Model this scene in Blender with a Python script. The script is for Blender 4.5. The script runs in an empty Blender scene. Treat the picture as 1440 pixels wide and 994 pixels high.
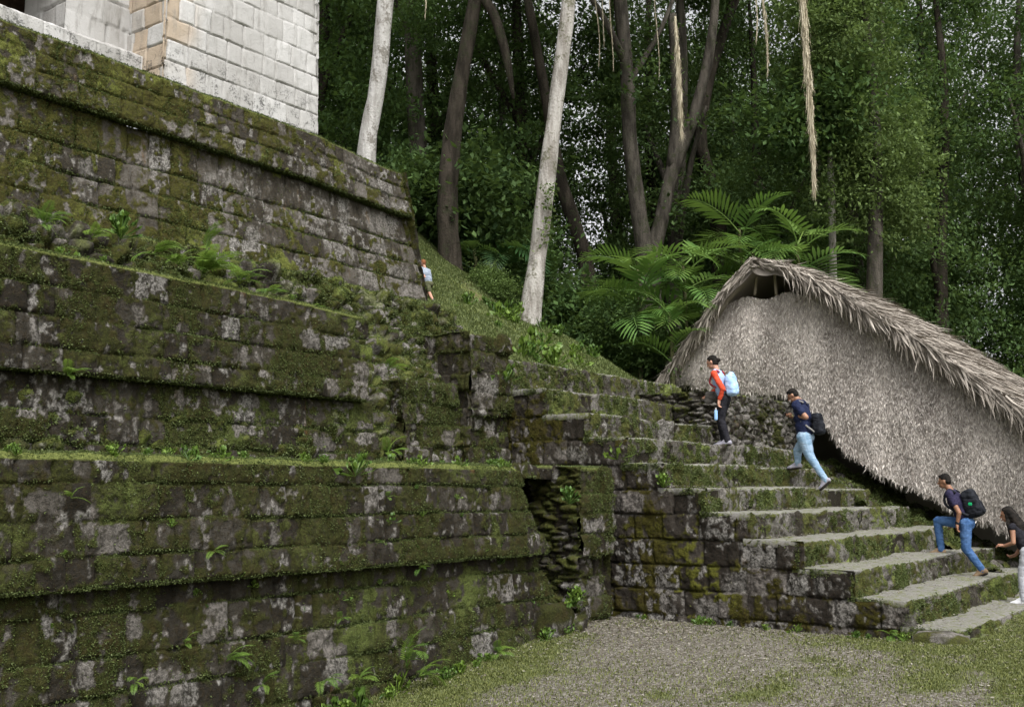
import bpy, math, random
import numpy as np
from mathutils import Vector, Matrix, Euler

R = math.radians
SC = bpy.context.scene
COL = SC.collection
rng = np.random.default_rng(11)
random.seed(5)

# ------------------------------------------------------------------ noise
def h3(ix, iy, iz, s=0):
    x = (ix.astype(np.int64) * 374761393 + iy.astype(np.int64) * 668265263 + iz.astype(np.int64) * 2147483647 + s * 974711) & 0xffffffff
    x = ((x ^ (x >> 13)) * 1274126177) & 0xffffffff
    x = ((x ^ (x >> 16)) * 2246822519) & 0xffffffff
    x = x ^ (x >> 15)
    return (x & 0xffffff) / float(0x1000000)

def vnoise(P, s=0):
    P = np.asarray(P, float)
    i = np.floor(P).astype(np.int64); f = P - i; f = f * f * (3 - 2 * f)
    out = 0
    for a in (0, 1):
        wa = f[..., 0] if a else 1 - f[..., 0]
        for b in (0, 1):
            wb = f[..., 1] if b else 1 - f[..., 1]
            for c in (0, 1):
                wc = f[..., 2] if c else 1 - f[..., 2]
                out = out + wa * wb * wc * h3(i[..., 0] + a, i[..., 1] + b, i[..., 2] + c, s)
    return out                                             # 0..1

def fbm(P, o=4, s=0):
    a, t, n = 1., 0., 0.
    for k in range(o):
        n = n + a * vnoise(P * 2.03 ** k + 17.3 * k, s + k); t += a; a *= .5
    return n / t

def worley(P, s=0):
    i = np.floor(P).astype(np.int64)
    f1 = np.full(P.shape[:-1], 9.); f2 = f1.copy(); cid = np.zeros(P.shape[:-1])
    for a in (-1, 0, 1):
        for b in (-1, 0, 1):
            for c in (-1, 0, 1):
                x, y, z = i[..., 0] + a, i[..., 1] + b, i[..., 2] + c
                q = np.stack([x + h3(x, y, z, s), y + h3(x, y, z, s + 1), z + h3(x, y, z, s + 2)], -1)
                d = np.sqrt(((q - P) ** 2).sum(-1)); r = h3(x, y, z, s + 3)
                n = d < f1
                f2 = np.where(n, f1, np.minimum(f2, d)); cid = np.where(n, r, cid); f1 = np.where(n, d, f1)
    return f1, f2, cid

def sstep(a, b, x):
    t = np.clip((x - a) / (b - a), 0, 1); return t * t * (3 - 2 * t)

# ------------------------------------------------------------------ objects
def tag(o, label=None, cat=None, group=None, kind=None):
    if label: o['label'] = label
    if cat: o['category'] = cat
    if group: o['group'] = group
    if kind: o['kind'] = kind
    return o

def empty(name, loc=(0, 0, 0), label=None, cat=None, group=None, rz=0):
    o = bpy.data.objects.new(name, None); COL.objects.link(o)
    o.location = loc; o.rotation_euler.z = rz; o.empty_display_size = .2
    return tag(o, label, cat, group)

def obj(name, me, mat=None, parent=None, loc=None):
    o = bpy.data.objects.new(name, me); COL.objects.link(o)
    if mat is not None and not me.materials:
        for m in (mat if isinstance(mat, (list, tuple)) else [mat]): me.materials.append(m)
    if parent is not None: o.parent = parent
    if loc is not None: o.location = loc
    return o

def mesh(name, V, F, attrs=None, smooth=True, mats=None):
    """V (N,3); F: (M,3) or (M,4) int array, or a list of such arrays."""
    me = bpy.data.meshes.new(name)
    V = np.ascontiguousarray(V, np.float32)
    Fs = F if isinstance(F, list) else [F]
    Fs = [np.asarray(f, np.int32) for f in Fs if len(f)]
    nl = sum(f.size for f in Fs); nf = sum(len(f) for f in Fs)
    me.vertices.add(len(V)); me.vertices.foreach_set('co', V.ravel())
    me.loops.add(nl); me.loops.foreach_set('vertex_index', np.concatenate([f.ravel() for f in Fs]))
    st = []; p = 0
    for f in Fs:
        k = f.shape[1]; st.append(np.arange(len(f)) * k + p); p += f.size
    me.polygons.add(nf); me.polygons.foreach_set('loop_start', np.concatenate(st).astype(np.int32))
    if mats is not None: me.polygons.foreach_set('material_index', np.asarray(mats, np.int32))
    if smooth: me.polygons.foreach_set('use_smooth', np.ones(nf, bool))
    for k, v in (attrs or {}).items():
        a = me.attributes.new(k, 'FLOAT', 'POINT'); a.data.foreach_set('value', np.ascontiguousarray(v, np.float32).ravel())
    me.update(calc_edges=True); me.validate()
    return me

def cat_parts(parts):
    """join (V, F, attrs) triples (F one array of quads or of tris each)."""
    Vs, Fs, A, off = [], [], {}, 0
    keys = set(k for p in parts for k in p[2])
    for V, F, a in parts:
        Vs.append(V)
        for f in (F if isinstance(F, list) else [F]): Fs.append(np.asarray(f) + off)
        for k in keys: A.setdefault(k, []).append(np.asarray(a.get(k, np.zeros(len(V))), float).ravel())
        off += len(V)
    return np.concatenate(Vs), Fs, {k: np.concatenate(v) for k, v in A.items()}

def grid_faces(nr, nc):
    i = np.arange(nr * nc).reshape(nr, nc)
    return np.stack([i[:-1, :-1], i[:-1, 1:], i[1:, 1:], i[1:, :-1]], -1).reshape(-1, 4)

def prune(V, F, A):
    use = np.zeros(len(V), bool); use[F.ravel()] = True
    m = np.cumsum(use) - 1
    return V[use], m[F], {k: np.asarray(v).ravel()[use] for k, v in A.items()}

# ------------------------------------------------------------------ material helper
class Mat:
    def __init__(s, name):
        s.m = bpy.data.materials.new(name); s.m.use_nodes = True
        s.t = s.m.node_tree; s.n = s.t.nodes; s.n.clear()
        s.out = s.n.new('ShaderNodeOutputMaterial')
    def link(s, a, b): s.t.links.new(a, b)
    def _in(s, sock, v):
        if hasattr(v, 'is_linked') or hasattr(v, 'links'): s.link(v, sock)
        elif v is not None:
            if isinstance(v, (tuple, list)) and len(v) == 3 and sock.type == 'RGBA': v = (*v, 1)
            sock.default_value = v
    def attr(s, name):
        a = s.n.new('ShaderNodeAttribute'); a.attribute_name = name; return a.outputs['Fac']
    def obj(s): return s.n.new('ShaderNodeTexCoord').outputs['Object']
    def orand(s): return s.n.new('ShaderNodeObjectInfo').outputs['Random']
    def scale(s, vec, sc, loc=(0, 0, 0)):
        m = s.n.new('ShaderNodeMapping'); s.link(vec, m.inputs[0]); m.inputs['Scale'].default_value = sc; m.inputs['Location'].default_value = loc
        return m.outputs[0]
    def noise(s, vec, sc, det=4, rough=.55, dist=0):
        n = s.n.new('ShaderNodeTexNoise'); s.link(vec, n.inputs['Vector'])
        n.inputs['Scale'].default_value = sc; n.inputs['Detail'].default_value = det
        n.inputs['Roughness'].default_value = rough; n.inputs['Distortion'].default_value = dist
        return n.outputs['Fac']
    def voro(s, vec, sc, feat='F1', out='Distance'):
        n = s.n.new('ShaderNodeTexVoronoi'); n.feature = feat; s.link(vec, n.inputs['Vector']); n.inputs['Scale'].default_value = sc
        return n.outputs[out]
    def ramp(s, fac, a, b, lo=0., hi=1.):
        n = s.n.new('ShaderNodeMapRange'); n.interpolation_type = 'SMOOTHSTEP'; s._in(n.inputs[0], fac)
        n.inputs[1].default_value = a; n.inputs[2].default_value = b; n.inputs[3].default_value = lo; n.inputs[4].default_value = hi
        return n.outputs[0]
    def math(s, op, a, b=None, clamp=False):
        n = s.n.new('ShaderNodeMath'); n.operation = op; n.use_clamp = clamp
        s._in(n.inputs[0], a)
        if b is not None: s._in(n.inputs[1], b)
        return n.outputs[0]
    def mix(s, f, a, b, mode='MIX'):
        n = s.n.new('ShaderNodeMix'); n.data_type = 'RGBA'; n.blend_type = mode
        s._in(n.inputs[0], f); s._in(n.inputs[6], a); s._in(n.inputs[7], b)
        return n.outputs[2]
    def normal_z(s):
        g = s.n.new('ShaderNodeNewGeometry'); x = s.n.new('ShaderNodeSeparateXYZ'); s.link(g.outputs['Normal'], x.inputs[0]); return x.outputs[2]
    def bump(s, h, strength, dist, prev=None):
        b = s.n.new('ShaderNodeBump'); s._in(b.inputs['Height'], h); b.inputs['Strength'].default_value = strength; b.inputs['Distance'].default_value = dist
        if prev is not None: s.link(prev, b.inputs['Normal'])
        return b.outputs[0]
    def principled(s, col, rough=.9, normal=None, spec=.2, **kw):
        p = s.n.new('ShaderNodeBsdfPrincipled'); s._in(p.inputs['Base Color'], col); s._in(p.inputs['Roughness'], rough)
        p.inputs['Specular IOR Level'].default_value = spec
        if normal is not None: s.link(normal, p.inputs['Normal'])
        for k, v in kw.items(): s._in(p.inputs[k], v)
        s.link(p.outputs[0], s.out.inputs[0]); return s.m
    def leaf(s, col, tr=.3, trcol=None, rough=.5, spec=.25):
        p = s.n.new('ShaderNodeBsdfPrincipled'); s._in(p.inputs['Base Color'], col); p.inputs['Roughness'].default_value = rough
        p.inputs['Specular IOR Level'].default_value = spec
        t = s.n.new('ShaderNodeBsdfTranslucent'); s._in(t.inputs[0], trcol if trcol is not None else col)
        m = s.n.new('ShaderNodeMixShader'); m.inputs[0].default_value = tr
        s.link(p.outputs[0], m.inputs[1]); s.link(t.outputs[0], m.inputs[2]); s.link(m.outputs[0], s.out.inputs[0]); return s.m

def mossy_stone(name, gold=.2, dark=(.026, .023, .018), grey=(.078, .071, .059), lichen=(.36, .345, .32), tread=None, mossc=((.017, .018, .006), (.053, .058, .016)), topc=((.065, .080, .020), (.19, .215, .065)), brown=(.040, .030, .016)):
    m = Mat(name); P = m.obj(); rnd = m.attr('rnd'); rnd2 = m.attr('rnd2'); top = m.attr('top'); moss = m.attr('moss'); pale = m.attr('pale')
    n1 = m.noise(P, .8, 5, .6); n2 = m.noise(P, 7, 6, .65); n3 = m.noise(P, 30, 5, .65); n4 = m.noise(P, 110, 3, .65)
    streak = m.noise(m.scale(P, (11, 11, 3.6)), 1, 6, .68)
    f = m.math('ADD', m.math('MULTIPLY', n2, .35), m.math('ADD', m.math('MULTIPLY', rnd2, .25), m.math('MULTIPLY', streak, .40)))
    base = m.mix(m.ramp(f, .38, .66), dark, grey)
    base = m.mix(m.ramp(n3, .42, .66, 0, .7), base, brown)
    base = m.mix(m.ramp(n4, .40, .62, .35, 0), base, (.014, .012, .009))
    # washed limestone and pale lichen, in blotches and runs bounded by the blocks
    lw = m.math('MULTIPLY', pale, m.ramp(m.math('ADD', m.math('MULTIPLY', n3, .5), m.math('MULTIPLY', streak, .5)), .36, .58))
    base = m.mix(m.math('MULTIPLY', lw, .9), base, m.mix(m.ramp(m.math('ADD', m.math('MULTIPLY', n4, .5), m.math('MULTIPLY', n3, .5)), .36, .62), (.10, .093, .083), m.mix(rnd2, lichen, (.25, .225, .205))))
    # ochre lichen runs
    og = m.math('MULTIPLY', m.ramp(m.noise(m.scale(P, (2.6, 2.6, 1.0), (3, 7, 1)), 1, 4, .6), .66 - gold * .12, .76), m.ramp(streak, .4, .6))
    base = m.mix(m.math('MULTIPLY', og, .75), base, (.15, .075, .010))
    # moss: a film, cushions and a few bright patches
    mk = m.math('MULTIPLY', m.ramp(moss, .08, .85), m.ramp(m.math('ADD', m.math('MULTIPLY', n3, .55), m.math('MULTIPLY', n4, .45)), .28, .5, .35, 1))
    fine = m.math('ADD', m.math('MULTIPLY', n3, .45), m.math('MULTIPLY', n4, .55))
    mc = m.mix(m.ramp(fine, .36, .66), mossc[0], mossc[1])
    mc = m.mix(m.ramp(n2, .42, .68, 0, .75), mc, m.mix(n4, (.024, .018, .008), (.056, .043, .014)))
    hi = m.ramp(m.math('ADD', m.math('MULTIPLY', n1, .62), m.math('ADD', m.math('MULTIPLY', n2, .25), m.math('MULTIPLY', n3, .13))), .51, .62)
    mc = m.mix(m.math('MULTIPLY', hi, m.ramp(n4, .35, .6, .15, 1)), mc, (mossc[1][0] * 1.9, mossc[1][1] * 2.2, mossc[1][2] * 2.2))
    c = m.mix(mk, base, mc)
    tc = m.mix(m.ramp(fine, .36, .62), topc[0], topc[1])
    if tread is not None:
        tc = m.mix(m.ramp(m.math('ADD', m.math('MULTIPLY', n2, .6), m.math('MULTIPLY', n3, .4)), .47, .62), m.mix(m.ramp(fine, .35, .65), tread, (.19, .18, .16)), tc)
    c = m.mix(m.math('MULTIPLY', top, m.ramp(n2, .25, .45, .75, 1)), c, tc)
    b = m.bump(m.math('ADD', m.math('MULTIPLY', n3, 1.), m.math('MULTIPLY', n4, .55)), 1., .035)
    return m.principled(c, .95, b, .1)
# ------------------------------------------------------------------ masonry sheets
def courses_for(z0, z1, h, s):
    r = np.random.default_rng(s); c = [z0]
    while c[-1] < z1 - h * .6: c.append(c[-1] + h * r.uniform(.85, 1.15))
    c[-1] = z1
    return np.array(c)

def block_ids(u, z, cs, wmin, wmax, s):
    """nearest joint distance, block randoms and block centres for points (u, z)."""
    zz = z + .02 * (vnoise(np.stack([u * .9, z * 0, z * 0], -1), s + 50) - .5) + .012 * (vnoise(np.stack([u * 6, z * 3, z * 0], -1), s + 51) - .5)
    uu = u + .022 * (vnoise(np.stack([u * 4, z * 5, z * 0], -1), s + 52) - .5)
    ci = np.clip(np.searchsorted(cs, zz) - 1, 0, len(cs) - 2)
    dz = np.minimum(np.abs(zz - cs[ci]), np.abs(cs[ci + 1] - zz))
    du = np.full(u.shape, 9.); bi = np.zeros(u.shape, np.int64); uc = np.zeros(u.shape); bl = np.ones(u.shape)
    u0, u1 = u.min() - 1, u.max() + 1
    for c in range(len(cs) - 1):
        r = np.random.default_rng(s * 1000 + c)
        J = np.cumsum(np.concatenate([[u0 - r.uniform(0, .5)], r.uniform(wmin, wmax, int((u1 - u0) / wmin) + 3)]))
        k = ci == c
        x = uu[k]; i = np.clip(np.searchsorted(J, x) - 1, 0, len(J) - 2)
        du[k] = np.minimum(x - J[i], J[i + 1] - x); bi[k] = i; uc[k] = (J[i] + J[i + 1]) / 2; bl[k] = J[i + 1] - J[i]
    d = np.minimum(du, dz)
    q = np.minimum(du, dz) + 0 * d
    r1 = h3(ci, bi, bi * 0 + s, 1); r2 = h3(ci, bi, bi * 0 + s, 2); r3 = h3(ci, bi, bi * 0 + s, 3)
    zc = (cs[ci] + cs[ci + 1]) / 2
    return d, r1, r2, r3, uc, zc

def resample(prof, dv):
    """prof: [(n, z, kind_of_the_segment_that_starts_here), ...] -> rows n, z, normal n, normal z, kind"""
    rows = []
    for a, b in zip(prof[:-1], prof[1:]):
        L = math.hypot(b[0] - a[0], b[1] - a[1]); k = max(1, int(round(L / dv)))
        dn, dz = (b[0] - a[0]) / L, (b[1] - a[1]) / L
        for i in range(k):
            t = i / k; rows.append([a[0] + (b[0] - a[0]) * t, a[1] + (b[1] - a[1]) * t, dz, -dn, a[2]])
    e = prof[-1]; rows.append([e[0], e[1], rows[-1][2], rows[-1][3], rows[-1][4]])
    A = np.array([[r[0], r[1], r[2], r[3]] for r in rows]); K = [r[4] for r in rows]
    N = A[:, 2:4].copy(); N[1:-1] = (A[:-2, 2:4] + 2 * A[1:-1, 2:4] + A[2:, 2:4]); N /= np.linalg.norm(N, axis=1)[:, None]
    return A[:, 0], A[:, 1], N, np.array([{'f': 0, 't': 1, 'u': 2, 'r': 3}[k] for k in K])

def sheet(prof, u0, u1, du, frame, s, h=.32, w=(.25, .5), cs=None, gd=.03, gw=.011, boff=.014, amp=.02, mask=None, zwarp=None, rub=(5, 6, 9, .07), topamp=.03, dv=None, tilt=.02, mt=.47, white=.15, cushion=.018, puff=.016, tgroove=0.):
    n, z, N, K = resample(prof, dv or du)
    us = np.linspace(u0, u1, max(2, int(round((u1 - u0) / du)) + 1))
    U, n2 = np.meshgrid(us, n); _, Z = np.meshgrid(us, z)
    NN = N[:, 0][:, None] + U * 0; NZ = N[:, 1][:, None] + U * 0; KK = K[:, None] + (U * 0).astype(int)
    P0 = frame(U, n2, Z)
    if cs is None: cs = courses_for(z.min(), z.max(), h, s)
    d, r1, r2, r3, uc, zc = block_ids(U, Z, cs, w[0], w[1], s)
    big = fbm(P0 * 1.1, 3, s + 5) - .5; fine = fbm(P0 * 7, 4, s + 9) - .5
    open_ = sstep(.3, .7, fbm(P0 * 1.7, 2, s + 13))
    ST = np.array([1, 1, .45])
    if callable(white): white = white(U, Z)
    pl = .42 * fbm(P0 * 6 * np.array([1, 1, .7]), 3, s + 41) + .58 * fbm(P0 * 17 * np.array([1, 1, .8]), 3, s + 42) + .09 * (r1 > 1 - white) + .10 * (r1 > 1 - white * .35)
    pale = sstep(.585, .68, pl)
    mf = .40 * fbm(P0 * 1.3, 3, s + 43) + .25 * fbm(P0 * 5 * ST, 3, s + 44) + .35 * fbm(P0 * 11, 3, s + 45) + .05 * np.exp(-(d / .035) ** 2) + .07 * (r2 - .5) - .10 * pale
    if callable(mt): mt = mt(U, Z)
    moss = sstep(mt - .05, mt + .07, mf)
    cush = cushion * moss * (.3 + 1.4 * fbm(P0 * 26, 2, s + 46))
    df = (r3 - .5) * 2 * boff - gd * (.12 + .95 * open_) * np.exp(-(d / gw) ** 2) - puff * np.exp(-(d / (gw * 3.6)) ** 2) + fine * amp * 1.3 + big * .05 + (r1 - .5) * tilt * (Z - zc) / .3 + (r2 - .5) * tilt * (U - uc) / .3 + cush
    dt = (fbm(P0 * 3.1, 4, s + 21) - .45) * 2 * topamp - tgroove * np.exp(-(d / .014) ** 2)
    if (KK == 3).any(): f1, f2, cid = worley(P0 * np.array(rub[:3]), s + 31)
    else: f1, f2, cid = fine * 0, fine * 0 + 1, fine * 0
    e = np.clip((f2 - f1) / .5, 0, 1)
    dr = rub[3] * (np.sqrt(e) - .5 + (cid - .5) * .9) + fine * .04 + cush
    D = np.where(KK == 0, df, np.where(KK == 1, dt, np.where(KK == 3, dr, fine * .02)))
    r1 = np.where(KK == 3, cid, r1); r2 = np.where(KK == 3, (cid * 7.3) % 1, r2)
    top = (KK == 1).astype(float)
    tz = np.where(KK == 1, 1, 0)
    n3 = n2 + D * NN; z3 = Z + D * NZ
    if zwarp is not None: z3 = zwarp(U, z3)
    V = frame(U, n3, z3).reshape(-1, 3)
    F = grid_faces(*U.shape)
    A = dict(rnd=r1.ravel(), rnd2=r2.ravel(), top=top.ravel(), moss=moss.ravel(), pale=pale.ravel())
    if mask is not None:
        keep = mask(U, Z, uc, zc, KK)
        kf = keep.ravel()[F].all(1)
        F = F[kf]
        V, F, A = prune(V, F, A)
    return V, F, A

def fx(Y0):   return lambda u, n, z: np.stack([u, Y0 - n, z], -1)          # faces -Y
def fmx(X0):  return lambda u, n, z: np.stack([X0 - n, u, z], -1)          # faces -X
def fpx(X0):  return lambda u, n, z: np.stack([X0 + n, u, z], -1)          # faces +X

def vnormals(V, F):
    a, b, c = V[F[:, 0]], V[F[:, 1]], V[F[:, 2]]
    fn = np.cross(b - a, c - a); N = np.zeros_like(V)
    for k in range(F.shape[1]): np.add.at(N, F[:, k], fn)
    return N / (np.linalg.norm(N, axis=1)[:, None] + 1e-9)

# small leaves and moss tufts growing on a sheet: one folded leaf = 4 verts, 2 tris
def leaf_cloud(P, N, size, droop=.5, wid=.45, jit=.8, out=.5, r=None, flat=0.):
    r = r or rng
    n = len(P); size = np.broadcast_to(size, (n,)) * r.uniform(.6, 1.4, n)
    T = N * out + r.normal(0, jit, (n, 3)); T[:, 2] -= droop; T /= np.linalg.norm(T, axis=1)[:, None] + 1e-9
    S = np.cross(T, r.normal(0, 1, (n, 3)) * (1 - flat) + np.array([0, 0, 1.]) * flat); S /= np.linalg.norm(S, axis=1)[:, None] + 1e-9
    B = np.cross(T, S)
    L = size[:, None]
    V = np.stack([P, P + T * L * .45 + S * L * wid * .5 + B * L * .06, P + T * L, P + T * L * .45 - S * L * wid * .5 + B * L * .06], 1).reshape(-1, 3)
    i = np.arange(n)[:, None] * 4
    F = np.concatenate([i + [0, 1, 2], i + [0, 2, 3]])
    rn = np.repeat(r.random(n), 4)
    return V, F, dict(rnd=rn)

def pick(V, N, F, dens, r=None):
    """area-weighted samples of a quad mesh; dens: samples per m2, an array per face or a number"""
    r = r or rng
    a = np.linalg.norm(np.cross(V[F[:, 2]] - V[F[:, 0]], V[F[:, 3]] - V[F[:, 1]]), axis=1) / 2
    k = r.poisson(a * dens); idx = np.repeat(np.arange(len(F)), k)
    t, s = r.random(len(idx))[:, None], r.random(len(idx))[:, None]
    q = V[F[idx]]
    P = (q[:, 0] * (1 - s) + q[:, 1] * s) * (1 - t) + (q[:, 3] * (1 - s) + q[:, 2] * s) * t
    return P, N[F[idx, 0]]

# layout helper: a point d metres along the view axis through a pixel of the 1440 px wide photograph, and single pale stones
def pix(x, y, d):
    """a point d metres along the view axis through a pixel of the 1440 px wide photograph (layout helper)"""
    f = 1556.; az, el = math.radians(36.5), math.atan(193 / 1556)
    fw = np.array([math.cos(az) * math.cos(el), math.sin(az) * math.cos(el), math.sin(el)]); rt = np.array([math.sin(az), -math.cos(az), 0]); up = np.cross(rt, fw)
    return np.array([0, 0, 1.9]) + (fw + rt * (x - 720) / f - up * (y - 497) / f) * d

def pale_stones(sh, boxes):
    """turn single facing stones pale and bare; boxes in photograph pixels"""
    V, F, A = sh; f = 1556.; az, el = math.radians(36.5), math.atan(193 / 1556)
    fw = np.array([math.cos(az) * math.cos(el), math.sin(az) * math.cos(el), math.sin(el)]); rt = np.array([math.sin(az), -math.cos(az), 0]); up = np.cross(rt, fw)
    D = V - np.array([0, 0, 1.9]); w = np.maximum(D @ fw, .1); x = 720 + f * (D @ rt) / w; y = 497 - f * (D @ up) / w
    n = (fbm(V * 16, 3, 7) - .5) * 16
    for x0, x1, y0, y1, v in boxes:
        k = np.clip(np.minimum(np.minimum(x + n - x0, x1 - x - n), np.minimum(y + n - y0, y1 - y - n)) / 3, 0, 1) * (A['top'] < .5)
        A['pale'] = np.maximum(A['pale'], k * v); A['moss'] = A['moss'] * (1 - k * .95)
    return sh
# ------------------------------------------------------------------ materials of the ruin
M_wall1 = mossy_stone('mossy limestone low terrace', gold=.05)
M_wall2 = mossy_stone('mossy limestone middle terrace', gold=.4)
M_wall3 = mossy_stone('weathered limestone high terrace', gold=.25, dark=(.045, .040, .032), grey=(.17, .155, .135), lichen=(.46, .44, .41), mossc=((.032, .032, .009), (.095, .094, .022)), brown=(.080, .064, .042))
M_pier = mossy_stone('mossy limestone pier', gold=.15)
M_cheek = mossy_stone('dark damp limestone with golden moss', gold=.0, dark=(.022, .019, .015), grey=(.070, .061, .052), mossc=((.024, .022, .005), (.060, .054, .009)), brown=(.038, .028, .020))
M_step = mossy_stone('worn stone step', gold=.1, tread=(.31, .30, .28), dark=(.050, .045, .036), grey=(.21, .20, .18), mossc=((.034, .037, .011), (.115, .125, .036)))
M_rubble = mossy_stone('mossy rubble', gold=.0, grey=(.14, .13, .115), mossc=((.022, .025, .007), (.085, .095, .022)))
M_rubdry = mossy_stone('bare rubble stone', gold=.0, grey=(.20, .19, .17))

def leafmat(name, a, b, tr=.35):
    m = Mat(name); r = m.attr('rnd'); o = m.orand()
    return m.leaf(m.mix(r, a, b), tr)
M_mossleaf = leafmat('moss and small creeper leaves', (.042, .055, .015), (.15, .19, .062))
M_mossgold = leafmat('golden moss', (.045, .045, .008), (.12, .125, .025))

def moss_on(V, F, dens, size, parent, s, mat=None, loc=(0, 0, 0), thr=.5, upd=0., name='moss', droop=.5, mossf=None):
    r = np.random.default_rng(s)
    Nn = vnormals(V, F); c = V[F].mean(1)
    if Nn[:, 1].mean() > 0 and abs(Nn[:, 1].mean()) > .3: Nn = -Nn
    d = dens * (0.04 + mossf[F].mean(1) * 2.2 * sstep(.45, .60, fbm(c * 10, 2, s) * .38 + fbm(c * 1.2, 3, s + 3) * .62)) if mossf is not None else dens * sstep(thr - .06, thr + .08, fbm(c * 1.6, 4, s) * .55 + fbm(c * 8, 3, s + 3) * .45)
    if upd: d = d + upd * sstep(.6, .9, np.abs(Nn[F[:, 0], 2]))
    P, NP = pick(V, Nn, F, d, r)
    # clumped: three leaves to a tuft
    P = np.repeat(P, 3, 0) + r.normal(0, size * .5, (len(P) * 3, 3)); NP = np.repeat(NP, 3, 0)
    v, f, a = leaf_cloud(P, NP, size * r.uniform(.6, 1.5, len(P)), droop * .3, .7, .55, .9, r, .55)
    o = obj(name, mesh(name, v - np.array(loc), f, a, smooth=False), mat or M_mossleaf, parent)
    o['kind'] = 'stuff'
    return o

# ------------------------------------------------------------------ the three terraces
def terrace(label, parts, mat, loc, dens, size, s, thr=.5, upd=0.):
    t = empty('terrace_wall', loc, label, 'terrace wall', 'stepped terrace walls of the pyramid'); t['kind'] = 'thing'
    L = np.array(loc)
    for nm, V, F, A in parts:
        o = obj(nm, mesh(nm, V - L, F, A), mat, t)
    V = np.concatenate([p[1] for p in parts]); off = 0; Fa = []
    for p in parts: Fa.append(p[2] + off); off += len(p[1])
    moss_on(V, np.concatenate(Fa), dens, size, t, s, loc=loc, thr=thr, upd=upd, mossf=np.concatenate([p[3]['moss'] for p in parts]))
    return t

# lowest terrace
def jag(zc, s): return .12 * (h3((zc * 40).astype(int), (zc * 40).astype(int), (zc * 0).astype(int), s) - .5)
def w1_mask_low(U, Z, uc, zc, K): return U < 13.15 - .62 * np.clip(Z, 0, 1.2) + jag(zc, 5)
def w1_mask_up(U, Z, uc, zc, K): return U < 12.55 - .55 * np.clip(Z - 1.1, 0, 1.2) + jag(zc, 6)
lo = sheet([(.26, -1.3, 'f'), (-.03, 1.07, 'f')], 1.5, 13.6, .014, fx(8.85), 101, h=.34, w=(.22, .46), mask=w1_mask_low, amp=.05, boff=.032, gd=.06, gw=.013, mt=.475, white=.09)
hi = sheet([(-.06, 1.065, 'u'), (.16, 1.06, 'f'), (.05, 2.17, 't'), (.0, 2.22, 't'), (-.5, 2.23, 't'), (-2.4, 2.28, 't')], 1.5, 12.7, .014, fx(8.85), 102, h=.3, w=(.2, .42), mask=w1_mask_up, amp=.04, boff=.024, gd=.055, gw=.013, mt=.46, white=.06)
pale_stones(lo, [(430, 472, 880, 915, .8), (662, 692, 880, 925, 1), (455, 490, 905, 965, .8), (205, 235, 940, 994, .8), (240, 280, 945, 994, .8), (178, 202, 866, 902, .7), (544, 560, 850, 895, .7), (104, 134, 925, 968, .8)])
pale_stones(hi, [(135, 184, 735, 780, .6), (533, 565, 655, 692, .5), (380, 392, 735, 770, .8), (687, 702, 690, 725, .7), (37, 90, 690, 722, .4)])
terrace('lowest mossy terrace wall, nearest the gravel ground, its moulding overhanging a dark lower course', [('lower_wall',) + lo, ('moulding',) + hi], M_wall1, (7, 8.85, 0), 1700, .012, 5, .49, 4200)

# middle terrace
def w2_sag(U, z): return z - np.interp(U, [2, 6, 9.9, 11.3, 12], [0, 0, .05, .12, .2]) * np.clip((z - 3.2) / 1.3, 0, 1)
def w2m_low(U, Z, uc, zc, K): return uc < 11.62
def w2m_up(U, Z, uc, zc, K): return np.where(K == 0, uc < 11.42, U < 11.4)
lo = sheet([(.02, 2.1, 'f'), (-.12, 3.18, 'f')], 1.5, 12, .017, fx(11.0), 111, h=.36, w=(.25, .55), mask=w2m_low, amp=.045, boff=.03, gd=.055, gw=.014, mt=.50, white=.34)
hi = sheet([(-.15, 3.175, 'u'), (.06, 3.17, 'f'), (-.06, 4.46, 't'), (-.12, 4.5, 't'), (-.7, 4.5, 't'), (-1.3, 4.46, 't')], 1.5, 12, .017, fx(11.0), 112, h=.31, w=(.24, .48), mask=w2m_up, zwarp=w2_sag, amp=.038, boff=.022, gd=.05, gw=.014, mt=.47, white=.16)
pale_stones(lo, [(326, 362, 575, 614, 1), (337, 366, 552, 574, .9), (22, 54, 555, 590, 1), (76, 98, 565, 592, .9), (500, 526, 593, 625, 1), (440, 474, 610, 645, .5), (200, 215, 560, 590, .6)])
pale_stones(hi, [(188, 204, 430, 465, .6), (311, 334, 448, 478, .6), (455, 490, 470, 492, .8), (425, 450, 465, 492, .6), (336, 350, 485, 520, .6)])
terrace('middle mossy terrace wall with ferns growing along its top edge', [('lower_wall',) + lo, ('moulding',) + hi], M_wall2, (7, 11, 2.2), 1300, .014, 6, .5, 3200)

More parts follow.
